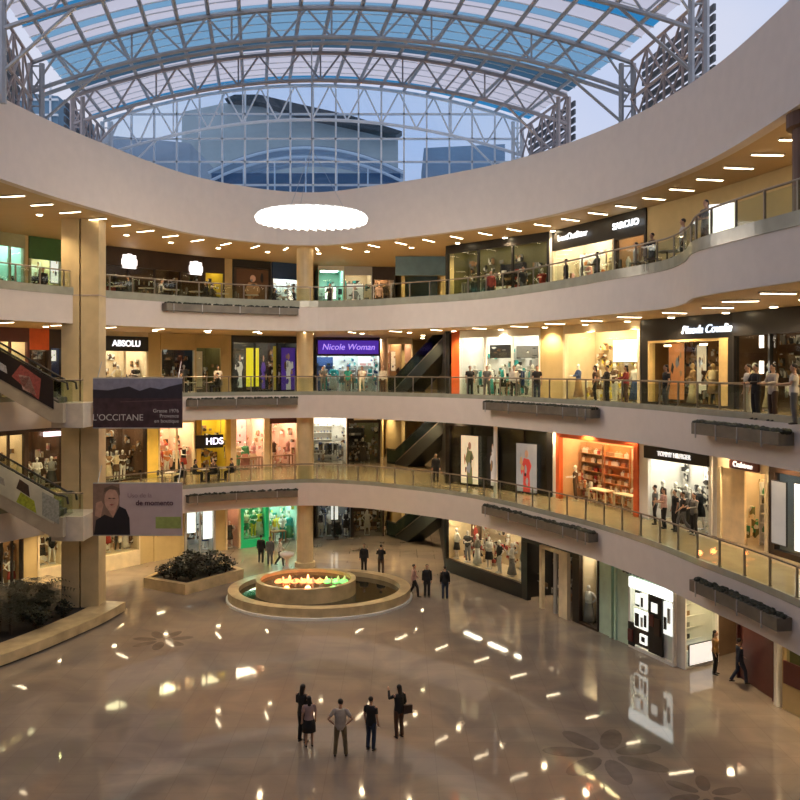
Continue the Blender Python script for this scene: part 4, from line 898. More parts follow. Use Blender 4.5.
s = shop(0, 386, 398, [(-2.5, 63.5), (3, 63.5)], 'warm slit shop', 'narrow warm white shop at back of the ground floor corridor', (0, 3.6), M_CREAM, 'cream', (8, WARM), 2, pane=False, fw=.04)
p_bust(s, 1, ['cream'])
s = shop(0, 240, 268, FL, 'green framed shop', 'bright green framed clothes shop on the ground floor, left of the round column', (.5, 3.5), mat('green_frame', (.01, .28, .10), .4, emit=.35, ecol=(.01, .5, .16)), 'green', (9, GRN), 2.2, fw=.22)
p_mann(s, 4, ['white', 'cream', 'green', 'yellow'], .7)
s = shop(0, 268, 299, FL, 'white and green shop', 'white lit shop with green clothes on the ground floor, next to the green frame', (0, 3.6), M_WHITE, 'aqua', (8, (.85, 1, .88)), 3, fw=.05)
p_mann(s, 4, ['green', 'yellow', 'white', 'teal'], .8); p_rack(s, .1, .8, 1.7, 9, ['green', 'white', 'yellow']); p_table(s, .4, .4)
s = shop(0, 225, 240, FL, 'red goods shop', 'narrow shop with red and black goods on the ground floor, left of the green frame', (0, 3.4), M_CREAM, 'blush', (4, PINK), 2.5)
p_mann(s, 1, ['black'])
wallseg(0, 215, 225, FL)
s = shop(0, 184, 215, FL, 'cool white shop', 'cool white shop with two glowing panels behind the planter on the ground floor', (0, 3.4), M_STEEL, 'white', (3, COOL), 3, mull=1, fw=.15)
p_poster(s, .08, .42, 1.3, 3.1, ['white', 'grey'], 2.0, .3, fig=False, what='light_box', lab='glowing cool white panel at left in the cool white shop'); p_poster(s, .66, .97, .8, 2.9, ['white', 'white'], 2.0, .3, fig=False, what='light_box', lab='glowing cool white panel at right in the cool white shop'); p_mann(s, 2, ['blue', 'grey'], .9)
wallseg(0, 179, 184, FL)
s = shop(0, 153, 179, FL, 'small raised amber window', 'small raised amber display window on the ground floor, behind the planter', (1.5, 3.4), M_WALL, 'cream', (7, WARM), 1.6, fw=.2)
p_mann(s, 2, ['white', 'brown'], .6, scale) if False else p_bust(s, 3, ['brown', 'white', 'tan'], .5)
wallseg(0, 139, 153, FL)
s = shop(0, 100, 139, FL, 'amber window right of the twin column', 'bright amber display window on the ground floor, right of the twin column', (.9, 3.6), M_CREAM, 'cream', (9, WARM), 1.8, fw=.08)
p_mann(s, 4, ['white', 'cream', 'red', 'black'], .7)
s = shop(0, 37, 62, FL, 'amber window left of the twin column', 'bright amber display window on the ground floor, left of the twin column', (.9, 3.6), M_CREAM, 'cream', (9, WARM), 1.8, fw=.08)
p_mann(s, 3, ['white', 'brown', 'black'], .7)
wallseg(0, 22, 37, FL); wallseg(0, 62, 100, FL)
s = shop(0, -10, 22, FL, 'black left shop', 'black fronted shop at left edge of the ground floor behind the palms', (.1, 3.2), M_BLACK, 'tan', (2.5, WARM), 2.5, mull=2)
p_mann(s, 3, ['red', 'tan', 'white']); wallseg(0, -60, -10, FL)

CL = {'black glazed shop': ['olive', 'black', 'grey', 'white', 'tan', 'black'], 'amber lit shop': ['tan', 'white', 'brown', 'cream'], 'bright shop under': ['pink', 'orange', 'white', 'tan', 'cream'], 'teal lit': ['white', 'teal', 'black', 'grey'],
 'dark brown cafe': ['black', 'brown', 'olive', 'black', 'tan', 'white'], 'white fashion': ['white', 'grey', 'teal', 'black', 'white', 'olive'], 'cream lit boutique': ['cream', 'tan', 'yellow', 'brown', 'white'], 'purple signed': ['grey', 'white', 'teal', 'blue', 'white', 'pink'],
 'orange accessories': ['orange', 'cream', 'white', 'tan', 'brown', 'cream', 'red'], 'long black sign': ['black', 'white', 'grey', 'white', 'black'], 'small maroon': ['green', 'white', 'olive', 'cream'], 'shoe wall': ['black', 'white', 'blue', 'white', 'brown'],
 'pink': ['pink', 'cream', 'white', 'tan'], 'peach': ['red', 'orange', 'white', 'pink', 'black'], 'dark sports': ['black', 'grey', 'white', 'black', 'blue'], 'green framed': ['green', 'white', 'cream', 'olive'], 'white and green': ['white', 'green', 'yellow', 'teal', 'white'],
 'flank': ['black', 'white', 'tan', 'white', 'grey'], 'mannequin window': ['white', 'cream', 'black', 'red', 'cream'], 'amber window': ['cream', 'tan', 'white', 'brown', 'cream']}
for s in SHOPS:
    if s.nick in ('dark mural shop', 'slit between mint pillars', 'black poster front', 'maroon glossy front', 'cream walled shop'): continue
    cols = next((v for k, v in CL.items() if k in s.nick), ['black', 'white', 'tan', 'grey', 'brown'])
    clutter(s, cols, int(min(130, 24*s.L)))
# ------------------------------------------------------------------ escalators
def escalator(loc, rz, label, ad=None, L=9.0, H=5.2, group=None, clad=(.40, .34, .26), ext=1.2):
    r = empty('escalator', loc, rz, label, 'escalator', group); W = .6
    a = math.atan2(H, L)
    MB().slabxz([(-ext, -.9), (-ext, 0), (0, 0), (L, H), (L+1.2, H), (L+1.2, H-.9), (L, H-.9), (.2, -.9)], -W-.12, W+.12).build('truss', mat('escalator_cladding_%d' % (clad[0]*100), clad, .5), r)
    for y in (-W, W):
        MB().slabxz([(-ext, .0), (-ext, .95), (0, .95), (L, H+.95), (L+1.2, H+.95), (L+1.2, H), (L, H), (0, 0)], y-.015, y+.015).build('side_panel', ad or glass('escalator_glass', (.3, .36, .33), diffuse=.3, dcol=(.1, .12, .1)), r)
        MB().tube([(-ext-.2, y, .6), (-ext-.15, y, .92), (-ext+.05, y, 1.0), (0, y, 1.0), (L, y, H+1.0), (L+1.1, y, H+1.0)], .05, 6).build('handrail', mat('rubber', (.02, .02, .02), .5), r)
        MB().bar((0, y, .12), (L, y, H+.12), .05, 5).build('skirt_trim', M_RAIL, r)
    st = MB()
    for k in range(22): st.box(L*k/22, L*(k+1)/22+.05, -W+.03, W-.03, H*k/22, H*(k+1)/22+.02)
    st.build('steps', mat('step_metal', (.14, .14, .14), .4, .6), r); return r
EA = -.5
e1 = escalator((.2, 60.5, 0), -1.02, 'dark escalator rising from the ground floor behind the people', group='central escalators', clad=(.03, .035, .03))
e2 = copy_tree(e1); e2.location.z = Z1; e2['label'] = 'dark escalator rising from the first gallery beside the black poster front'
e3 = copy_tree(e1); e3.location.z = Z2; e3['label'] = 'dark escalator rising from the second gallery beside the orange pillar'
ea = escalator((-15.6, 39.3, Z2), PI+.05, 'escalator with dark advertising panel climbing from the second gallery at the left', M_RGLASS, ext=.25)
eb = escalator((-15.6, 39.3, Z1), PI+.05, 'escalator with pale advertising panel climbing from the first gallery at the left', M_RGLASS, ext=.25)
def slope_pt(u, dz): return (u, dz+u*5.2/9)
for root, prints in ((ea, (('pink_print', [(.8, .0), (.7, .8), (1.6, .9), (2.0, .3)], (.30, .07, .06)), ('pink_figure', [(.9, .1), (1.2, .65), (1.7, .5), (1.5, .05)], (.45, .28, .24)), ('white_script', [(2.2, .3), (2.25, .55), (2.9, .6), (2.85, .3)], (.5, .5, .52)))),
                     (eb, (('figure_head', [(1.2, .45), (1.25, .85), (1.65, .9), (1.8, .5)], (.05, .03, .02)), ('green_shirt', [(.9, -.0), (1.0, .4), (1.6, .45), (1.8, .0)], (.30, .34, .03)), ('grey_script', [(2.3, .35), (2.35, .6), (2.9, .6), (2.9, .35)], (.3, .28, .24)), ('silver_end', [(-.1, .05), (-.1, .9), (.65, .9), (.65, .05)], (.28, .29, .26))))):
    MB().slabxz([slope_pt(.15, -.35), slope_pt(9, -.35), slope_pt(9, .96), slope_pt(.15, .96)], .73, .76).build('advertising_panel', mat('ad_board_dark', (.02, .012, .012), .4) if root is ea else mat('ad_board_pale', (.52, .50, .40), .4), root)
    for nm, pl, col in prints:
        MB().slabxz([slope_pt(p[0], p[1]*1.25-.3) for p in pl], .755, .77).build(nm, mat('print_'+nm, col, .5, var=.3, scale=9), root)
for z, nm in ((Z2, 'second'), (Z1, 'first')):
    r = empty('escalator_landing', (-15.1, 40.2, z), 0, 'pale landing box of the left escalator at the %s gallery' % nm, 'landing')
    MB().box(-.9, .55, -1.2, .9, -1.15, -.02).build('box', mat('landing_pale', (.62, .55, .46), .5), r)
    MB().box(-.9, .55, -1.2, -1.17, 0, 1.0).build('glass_pane', M_RGLASS, r); MB().tube([(-.9, -1.18, 1.05), (.55, -1.18, 1.05)], .04).build('handrail', M_RAIL, r)

# ------------------------------------------------------------------ banners
def banner(z0, z1, label, base): 
    r = empty('hanging_banner', (-12.35, 40.0, z0), 0, label, 'banner'); W = 2.1; H = z1-z0
    MB().box(-W, W, 0, .08, 0, H).build('panel', base, r); MB().box(-W, W, .0, .09, H, H+.05).box(-W, W, .0, .09, -.05, 0).build('edge_bar', M_STEEL, r)
    MB().bar((-W+.2, .04, H), (-W+.2, .6, H+.8), .02).bar((W-.2, .04, H), (W-.2, .6, H+.8), .02).build('hanger', M_STEEL, r); return r, W, H
r, W, H = banner(9.2, 11.5, 'dark banner with purple hills at dusk and white brand lettering', mat('ad_field', (.045, .022, .03), .5, var=.4, scale=3))
def pr(nm, poly, c, r, y=-.006, rough=.5): MB().slabxz(poly, y, 0).build(nm, mat('print_'+nm, c, rough, var=.15, scale=4), r)
pr('printed_sky', [(-W, H*.66), (W, H*.82), (W, H), (-W, H)], (.20, .20, .28), r)
pr('printed_hills', [(-W, H*.6), (W, H*.6), (W, H*.9), (1.5, H*.84), (1.1, H*.78), (.6, H*.82), (.1, H*.75), (-.4, H*.84), (-.9, H*.8), (-1.4, H*.76), (-W, H*.78)], (.022, .018, .03), r, -.010)
pr('printed_field_line', [(-.8, H*.52), (W, H*.56), (W, H*.57), (-.8, H*.53)], (.14, .08, .08), r, -.008)
tw = mat('print_white', (.55, .52, .52), .5); text("L'OCCITANE", 'lettering', tw, .42, r, (-.92, -.02, H*.2), ext=.004)
for k, t_ in enumerate(('Grasse 1976', 'Provence', 'en boutique')): text(t_, 'lettering', tw, .24, r, (1.95, -.02, H*.34-k*.24), ext=.004, align='RIGHT')
r, W, H = banner(4.15, 6.55, 'pale pink banner with portrait of a person in black', mat('ad_pink', (.45, .36, .38), .5, var=.05))
pr('printed_backdrop', [(-W, 0), (-.85, 0), (-.85, H), (-W, H)], (.22, .14, .11), r)
pr('printed_shirt', [(-2.05, 0), (-.35, 0), (-.38, .8), (-.55, 1.2), (-.85, 1.35), (-1.15, .8), (-1.55, .95), (-1.95, .7)], (.012, .01, .016), r, -.012)
pr('printed_face', [(-1.22+.34*math.cos(t*PI/8), 1.65+.52*math.sin(t*PI/8)) for t in range(16)], (.50, .30, .23), r, -.014)
pr('printed_neck', [(-1.45, 1.3), (-1.15, .8), (-.95, 1.3)], (.45, .26, .2), r, -.0135)
pr('printed_hand', [(-2.0, .9), (-1.75, .8), (-1.6, 1.4), (-1.7, 1.6), (-1.95, 1.5)], (.42, .25, .19), r, -.015)
pr('printed_hair', [(-1.62, 1.8), (-1.55, 2.2), (-1.2, 2.34), (-.85, 2.2), (-.82, 1.85), (-.95, 2.1), (-1.3, 2.15), (-1.55, 2.0)], (.12, .08, .06), r, -.016)
pr('printed_features', [(-1.4, 1.72), (-1.32, 1.75), (-1.24, 1.72), (-1.18, 1.72), (-1.1, 1.75), (-1.02, 1.72), (-1.1, 1.69), (-1.18, 1.70), (-1.24, 1.70), (-1.32, 1.69)], (.08, .04, .03), r, -.018)
pr('printed_lips', [(-1.32, 1.42), (-1.22, 1.46), (-1.1, 1.42), (-1.22, 1.37)], (.3, .08, .07), r, -.018)
pr('green_box', [(.85, .3), (W-.05, .3), (W-.05, .85), (.85, .85)], (.28, .34, .10), r, -.01)
text('Uso de la', 'lettering', mat('print_grey', (.25, .17, .2), .5), .3, r, (.1, -.02, 1.85), ext=.003); text('de momento', 'lettering', mat('print_dark', (.08, .03, .05), .5), .34, r, (.8, -.02, 1.5), ext=.003, bold=.006)

# ------------------------------------------------------------------ planter troughs fixed to the gallery edges
def trough(px0, px1, E, z, label, col=(.17, .15, .12), h=.38):
    P1 = offset(E, -.02); P1 = [p for p in P1 if p[1] > 14]; idx = [i for i, p in enumerate(P1) if p[1] > 14 and px0 <= 400+F*p[0]/p[1] <= px1]
    a = hit(px0, P1); b = hit(px1, P1); mid = [P1[i] for i in idx]
    c_ = (sum(p[0] for p in mid)/len(mid), sum(p[1] for p in mid)/len(mid))
    r = empty('planter_trough', (c_[0], c_[1], z), 0, label, 'planter')
    def loc(p): return (p[0]-c_[0], p[1]-c_[1])
    I = [loc(a)]+[loc(p) for p in mid]+[loc(b)]; n = len(I)
    O = offset(I, -.48, closed=False); vs = []; fs = []
    for p, q in zip(I, O): vs += [(p[0], p[1], 0), (q[0], q[1], 0), (q[0], q[1], h), (p[0], p[1], h)]
    for i in range(n-1):
        for k in range(4): fs.append((4*i+k, 4*i+(k+1) % 4, 4*i+4+(k+1) % 4, 4*i+4+k))
    fs += [(0, 1, 2, 3), (4*n-1, 4*n-2, 4*n-3, 4*n-4)]
    MB().add(vs, fs).build('trough', mat('trough_metal', col, .5, .3, var=.2), r)
    rng = random.Random(len(label)); g = MB()
    for (p, q), (p2, q2) in zip(zip(I, O), zip(I[1:], O[1:])):
        for k in range(10):
            t = rng.random(); s_ = .25+.6*rng.random(); x = (p[0]*(1-t)+p2[0]*t)*(1-s_)+(q[0]*(1-t)+q2[0]*t)*s_; y = (p[1]*(1-t)+p2[1]*t)*(1-s_)+(q[1]*(1-t)+q2[1]*t)*s_
            g.ball((x, y, h+.02), .10, .10, .05+.05*rng.random(), 6, 4)
    g.build('low_plants', M_LEAF, r)['kind'] = 'stuff'
    br = MB()
    for p in O[1:-1:3]: br.box(p[0]-.02, p[0]+.02, p[1]-.02, p[1]+.02, -.12, h)
    br.build('bracket', M_STEEL, r)
trough(162, 297, E3, Z3-.55, 'long trellis planter hung on the top gallery edge, left of the round column'); trough(186, 297, E12, Z2-.55, 'planter hung on the second gallery edge, left of the round column')
trough(186, 297, E12, Z1-.75, 'planter hung on the first gallery edge, left of the round column')
trough(490, 600, E12, Z2-.50, 'long planter trough on the second gallery edge above the black poster front'); trough(704, 794, E12, Z2-.62, 'planter trough on the second gallery edge at the right above the cream shop')
trough(489, 598, E12, Z1-.55, 'long planter trough on the first gallery edge above the mannequin window'); trough(702, 792, E12, Z1-.75, 'planter trough on the first gallery edge above the white corner store')

# ------------------------------------------------------------------ fountain
r = empty('fountain', (-4.2, 44.5, 0), 0, 'round stone fountain with raised inner basin lit orange and green', 'fountain')
def annulus(mb, cx, cy, rx, ry, w_, z0, z1, n=64):
    vs = []; fs = []
    for j in range(n):
        t = 2*PI*j/n; c_, s_ = math.cos(t), math.sin(t)
        vs += [(cx+rx*c_, cy+ry*s_, z0), (cx+rx*c_, cy+ry*s_, z1), (cx+(rx-w_)*c_, cy+(ry-w_)*s_, z1), (cx+(rx-w_)*c_, cy+(ry-w_)*s_, z0)]
    for j in range(n):
        k = (j+1) % n
        for q in range(4): fs.append((4*j+q, 4*k+q, 4*k+(q+1) % 4, 4*j+(q+1) % 4))
    return mb.add(vs, fs)
annulus(MB(), 0, 0, 4.75, 4.1, .55, 0, .55).build('outer_rim', M_BENCH, r); annulus(MB(), 0, 0, 4.85, 4.2, .3, 0, .12).build('plinth', M_WHITE, r)
MB().rings([(0, 0, .02, 4.3, 3.65), (0, 0, .3, 4.3, 3.65)], 48).build('water', mat('dark_water', (.02, .02, .012), .04, coat=.5), r)
annulus(MB(), -.7, -.2, 2.6, 2.3, .25, 0, 1.05).build('inner_basin', M_BENCH, r)
MB().rings([(-.7, -.2, .3, 2.4, 2.1), (-.7, -.2, .88, 2.4, 2.1)], 40).build('basin_water', mat('basin_water', (.10, .06, .03), .08, bump=.4, scale=4), r)
for k in range(9):
    x = -2.1+.42*k; c_ = (1, .35, .12) if k < 6 else (.25, 1, .25)
    MB().rings([(x, -.2, .89, .24, .5), (x, -.2, .92, .2, .45)], 12).build('water_light', mat('orange_light' if k < 6 else 'green_light', c_, emit=1.6 if k < 6 else .8, ecol=c_), r)
for (x, c_, e_) in ((-1.7, (1, .25, .06), 60), (-.6, (1, .3, .1), 60), (.7, (.25, 1, .2), 22)):
    ld = bpy.data.lights.new('basin_lamp', 'POINT'); ld.energy = e_; ld.color = c_; ld.shadow_soft_size = .15; lo = bpy.data.objects.new('basin_lamp', ld); COL.objects.link(lo); lo.parent = r; lo.location = (x, -.2, 1.25)
jm = mat('foaming_water', (.9, .75, .6), .3)
for k in range(11):
    x = -1.9+.32*k; y = -.2+.3*math.sin(k*2.1); h = .18+.12*random.random(); MB().rings([(x, y, .9, .10, .10), (x, y, .9+h*.7, .05, .05), (x, y, .9+h, .02, .02)], 8).build('water_jet', jm, r)
g = empty('drinking_pedestal', (-6.4, 48.1, 0), 0, 'small white stone basin on a pedestal at the back rim of the fountain', 'pedestal')
MB().rings([(0, 0, .56, .25, .25), (0, 0, .75, .1, .1), (0, 0, 1.2, .1, .1), (0, 0, 1.4, .4, .4), (0, 0, 1.55, .42, .42)], 16).build('pedestal_body', M_WHITE, g, smooth=True)

# ------------------------------------------------------------------ planters on the ground floor, palms and shrubs
oe = spline([(-26, 22), (-20.5, 27), (-16.2, 33.6), (-14.2, 38.6), (-13.5, 41.8)], 8, closed=False)
r = empty('planter_bench', (-18, 36, 0), 0, 'curved stone bench wall around the dark planting at the left', 'planter')
I = [(p[0]+18, p[1]-36) for p in oe]; O = offset(I, 1.35, closed=False); vs = []; fs = []
for p, q in zip(I, O): vs += [(p[0], p[1], .08), (p[0], p[1], .5), (q[0], q[1], .5), (q[0], q[1], .08)]
n = len(I)
for i in range(n-1):
    for k in range(4): fs.append((4*i+k, 4*i+4+k, 4*i+4+(k+1) % 4, 4*i+(k+1) % 4))
fs += [(0, 1, 2, 3), (4*n-1, 4*n-2, 4*n-3, 4*n-4)]
MB().add(vs, fs).build('bench_wall', M_BENCH, r)
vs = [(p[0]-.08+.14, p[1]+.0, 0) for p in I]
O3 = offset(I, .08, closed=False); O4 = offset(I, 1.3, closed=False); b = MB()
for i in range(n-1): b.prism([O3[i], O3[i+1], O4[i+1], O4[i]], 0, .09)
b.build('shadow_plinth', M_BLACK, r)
so = [(q[0], q[1]) for q in O]; MB().prism(so+[(-1.0, 9.5), (-9, 8), (-14, -14)], .05, .42).build('soil', M_SOIL, r)
def shrub_mesh(kind, seed):
    rg = random.Random(seed); lf = MB(); st = MB()
    if kind == 'palm':
        st.tube([(0, 0, 0), (.05, 0, .5), (0, .05, .9)], [.07, .06, .05], 6)
        for i in range(26):
            a = rg.uniform(0, 2*PI); L = rg.uniform(.9, 1.5); up = rg.uniform(.2, 1.2); d = Vector((math.cos(a), math.sin(a), 0)); s_ = Vector((-d.y, d.x, 0))
            pts = [Vector((0, 0, .85))+d*L*t+Vector((0, 0, up*t-1.1*up*t*t)) for t in (0, .25, .5, .75, 1)]
            for j in range(4):
                p, q = pts[j], pts[j+1]
                for k in range(3):
                    m_ = p.lerp(q, k/3); 
                    for sg in (-1, 1):
                        e = m_+s_*sg*.28*(1-abs(j/4-.4))+d*.12-Vector((0, 0, .08)); lf.add([m_, m_+d*.05, e], [(0, 1, 2)])
    else:
        for i in range(5):
            a = rg.uniform(0, 2*PI); st.tube([(0, 0, 0), (.15*math.cos(a), .15*math.sin(a), .35), (.3*math.cos(a), .3*math.sin(a), .75)], [.03, .025, .01], 5)
        for i in range(420):
            a = rg.uniform(0, 2*PI); t = rg.uniform(0, PI); rr = .58*rg.random()**.4
            p = Vector((rr*math.cos(a)*math.sin(t), rr*math.sin(a)*math.sin(t), .62+.42*math.cos(t)*rg.random()**.3)); d = Vector((rg.uniform(-1, 1), rg.uniform(-1, 1), rg.uniform(-.3, .8))).normalized()*.16
            s_ = d.cross(Vector((rg.uniform(-1, 1), rg.uniform(-1, 1), 1))).normalized()*.05
            lf.add([p, p+d*.5+s_, p+d, p+d*.5-s_], [(0, 1, 2, 3)])
    return st, lf
def plant(kind, spots, labels, group, mats):
    base = None; flat = .72 if 'stone planter' in group else 1
    for i, (x, y, z, sc, rz) in enumerate(spots):
        if base is None:
            st, lf = shrub_mesh(kind, 3); base = empty('palm_plant' if kind == 'palm' else 'shrub', (0, 0, 0), 0, labels[0], 'plant', group); st.build('stem', mat('stem', (.08, .05, .03), .8), base); lf.build('foliage', mats[0], base); o = base
        else: o = copy_tree(base)
        o['label'] = labels[i % len(labels)] if len(labels) > 1 else labels[0]
        o.location = (x, y, z); o.rotation_euler.z = rz; o.scale = (sc, sc, sc*flat)
plant('palm', [(-16.9, 38.9, .4, 1.2, 2.2), (-17.3, 40.9, .4, 1.3, .7), (-16.9, 36.9, .4, 1.1, 5), (-17.6, 37.3, .4, 1.2, 0), (-19.6, 38, .4, 1.3, 1), (-18.6, 40.5, .4, 1.2, 2), (-19.2, 34.5, .4, 1.5, .5), (-20.8, 41, .4, 1.2, 4), (-21, 36.3, .4, 1.4, 3)], ['dark palm plant in the left planter, one of a dense clump'], 'palms in the left planter', [M_LEAF])
plant('shrub', [(-16.0, 37.6, .4, 1.0, 0), (-16.9, 40.2, .4, 1.1, 1), (-15.6, 39.4, .4, .8, 1.6), (-18.1, 36.0, .4, 1.0, 2), (-17.2, 38.8, .4, 1.0, 3), (-18.9, 42.0, .4, 1.0, 4), (-17.6, 35.0, .4, .9, 5), (-20.2, 33.8, .4, 1.2, 2)], ['low dark shrub in the left planter'], 'shrubs in the left planter', [M_LEAF])
pc = [(-14.0, 46.4), (-11.35, 44.9), (-8.9, 48.4), (-10.6, 50.6), (-13.2, 49.6)]
cx_, cy_ = sum(p[0] for p in pc)/5, sum(p[1] for p in pc)/5
r = empty('stone_planter', (cx_, cy_, 0), 0, 'low angular stone planter full of dark shrubs, left of the fountain', 'planter')
q = [(p[0]-cx_, p[1]-cy_) for p in pc]; b = MB()
for i in range(5):
    a, c_ = q[i], q[(i+1) % 5]; b.prism([a, c_, (c_[0]*.86, c_[1]*.86), (a[0]*.86, a[1]*.86)], .0, .55)
b.build('stone_wall', M_BENCH, r); MB().prism([(x*.87, y*.87) for x, y in q], .02, .42).build('soil', M_SOIL, r)
plant('shrub', [(-13.0, 46.9, .42, 1.0, 0), (-12.2, 46.5, .42, 1.1, 1), (-11.4, 46.3, .42, 1.15, 2), (-10.6, 47.3, .42, 1.15, 3), (-9.9, 48.1, .42, 1.15, 4), (-11.6, 48.3, .42, 1.4, 5), (-10.9, 49.2, .42, 1.35, 6), (-12.6, 48.4, .42, 1.1, .5), (-12.2, 49.3, .42, 1.3, 1.3)], ['dark leafy shrub in the stone planter left of the fountain'], 'shrubs in the stone planter', [M_LEAF])

# ------------------------------------------------------------------ chandelier hung from the large truss
r = empty('chandelier', (-3.95, 38, CZ+6.65), 0, 'wide flat glowing white chandelier of pleated crystal sheets hung over the hall', 'chandelier')
cm = mat('lit_crystal', (1, .97, .92), emit=3.2, ecol=(1, .96, .90))
MB().rings([(0, 0, .18, 2.3, 2.3), (0, 0, .24, 2.3, 2.3)], 32).build('ceiling_plate', M_WHITE, r)
base = MB().add([(.5, 0, -.12), (2.45, .02, -.14), (2.52, 0, .05), (2.4, 0, .2), (.5, 0, .18), (2.3, .34, -.05), (2.35, .3, .17), (.5, .1, -.02), (.5, .1, .16)], [(0, 1, 2, 3, 4), (0, 7, 5, 1), (7, 8, 6, 5), (1, 5, 6, 3, 2), (4, 3, 6, 8), (0, 4, 8, 7)])
f0 = base.build('crystal_sheet', cm, r)
for k in range(1, 36): o = f0.copy(); COL.objects.link(o); o.rotation_euler.z = 2*PI*k/36
for a in (0, 2*PI/3, 4*PI/3): MB().bar((1.6*math.cos(a), 1.6*math.sin(a), .2), (.0, 0, 3.2), .012, 4).build('cable', M_STEEL, r)
MB().bar((0, 0, 3.2), (0, 0, 8.0), .03, 5).build('main_cable', M_STEEL, r)

ld = bpy.data.lights.new('chandelier_lamp', 'POINT'); ld.energy = 1500; ld.color = (1, .82, .62); ld.shadow_soft_size = 1.6; lo = bpy.data.objects.new('chandelier_lamp', ld); COL.objects.link(lo); lo.parent = r; lo.location = (0, 0, -2.0)
# ------------------------------------------------------------------ marble flower inlays in the floor
def inlay(cx, cy, rad, n, nm):
    g = MB()
    for k in range(n):
        a = 2*PI*k/n+.3; d = (math.cos(a), math.sin(a)); s_ = (-d[1], d[0]); P_ = []
        for t in range(14):
            th = 2*PI*t/14; u = rad*.58+rad*.40*math.cos(th); v = rad*.17*math.sin(th); P_.append((cx+d[0]*u+s_[0]*v, cy+d[1]*u+s_[1]*v))
        g.prism(P_, .0, .003)
    struct(g.build(nm, mat('inlay_marble', (.165, .135, .112), .08, var=.2, spec=.8)))
inlay(6.4, 26.4, 2.0, 7, 'trim_7'); inlay(8.6, 23.9, 1.2, 6, 'trim_8'); inlay(-10.5, 37.5, 1.4, 7, 'trim_9')

# ------------------------------------------------------------------ people
BK = ('black', (.012, .011, .012)); GY = ('grey', (.12, .12, .12)); WT = ('white', (.6, .56, .5)); PK = ('pink', (.5, .3, .26)); KH = ('khaki', (.16, .12, .06)); DB = ('dark_blue', (.02, .03, .06)); BR = ('brown', (.07, .035, .02)); RD = ('red', (.25, .03, .03)); TL = ('teal', (.02, .25, .22)); BG = ('beige', (.42, .36, .30))
def gp(px, py): Y = CZ*F/(py-368); return ((px-400)/F*Y, Y, 0)
T = lambda sl, c: (sl,)+c
person(gp(303, 742), PI-.5, 'tall person in black with long dark hair, behind the one in a black skirt', 'fold', T('long', BK), T('trousers', BK), 1, scale=1.08)
person(gp(309, 746.5), PI+.3, 'person in pale pink top and black skirt in the group of two', 'stand', T('short', ('rose', (.36, .24, .22))), T('skirt', BK), 1, scale=.93)
person(gp(340.5, 756), PI, 'person in pale shirt and khaki trousers with hands on hips', 'hips', T('short', BG), T('trousers', KH), 0, scale=1.03)
person(gp(371, 750), PI-.5, 'person in black short sleeved top and dark jeans standing alone', 'stand', T('short', BK), T('trousers', DB), 0, scale=.98)
person(gp(399, 737.5), PI+.6, 'person in black top and brown trousers raising one hand', 'raise', T('long', BK), T('trousers', BR), 1, scale=1.0)
p = gp(399, 737.5); b = empty('shoulder_bag', (p[0]+.28, p[1]-.06, .82), .4, 'dark shoulder bag carried by the person raising one hand', 'bag')
MB().box(-.15, .15, -.05, .05, 0, .26).build('pouch', mat('bag_leather', (.03, .012, .01), .5), b); MB().tube([(-.12, 0, .26), (-.20, 0, .58), (-.05, 0, .26)], .012, 5).build('strap', M_BLACK, b)
def P3(px, lv, Y): return ((px-400)/F*Y, Y, LV[lv][0])
G = [(414, 597, 'sit' and 'walk', PK, BK, 'person in pinkish top and dark trousers right of the fountain'), (427, 597, 'stand', BK, BK, 'person all in black right of the fountain, beside the pinkish top'), (445, 599, 'stand', BK, DB, 'person in black standing before the mannequin window'),
     (261, 563, 'stand', BK, BK, 'person in black left of the fountain, leftmost of three'), (270, 565, 'stand', GY, GY, 'person in grey left of the fountain, middle of three'), (280, 566, 'walk', WT, BK, 'person in white top left of the fountain, rightmost of three'),
     (381, 574, 'lean', BK, BR, 'dark clothed person behind the fountain basin'), (364, 573, 'stand', BK, BK, 'person in black standing behind the fountain near the olive shop')]
for px, py, ps, a, c_, lb in G: person(gp(px, py), random.choice([0, PI, PI/2]), lb, ps, T('long', a), T('trousers', c_), 0)
person((12.9, 31.7+.6, 0), PI/2, 'person in dark blue beside the maroon front at right', 'walk', T('long', DB), T('trousers', DB)); person((12.35, 33.3, 0), 1.0, 'person in tan top beside the white corner store', 'stand', T('long', ('tan', (.3, .16, .05))), T('trousers', BK), 1)
L1 = [(436, 50.5, 'stand', BK, BK, 'person in black alone on the first gallery near the escalator', 0), (655, 36.9, 'stand', GY, BK, 'person in grey before the long black sign shop, leftmost', 0), (664, 36.0, 'lean', PK, BK, 'person carrying pink on the first gallery before the white shop', 1), (675, 35.6, 'stand', BK, BK, 'person in black, third from left before the long black sign shop', 0), (683, 35.0, 'walk', BK, GY, 'person in black top and grey trousers before the white clothes shop', 0), (694, 34.6, 'lean', GY, BK, 'rightmost person leaning at the first gallery rail before the white shop', 0)]
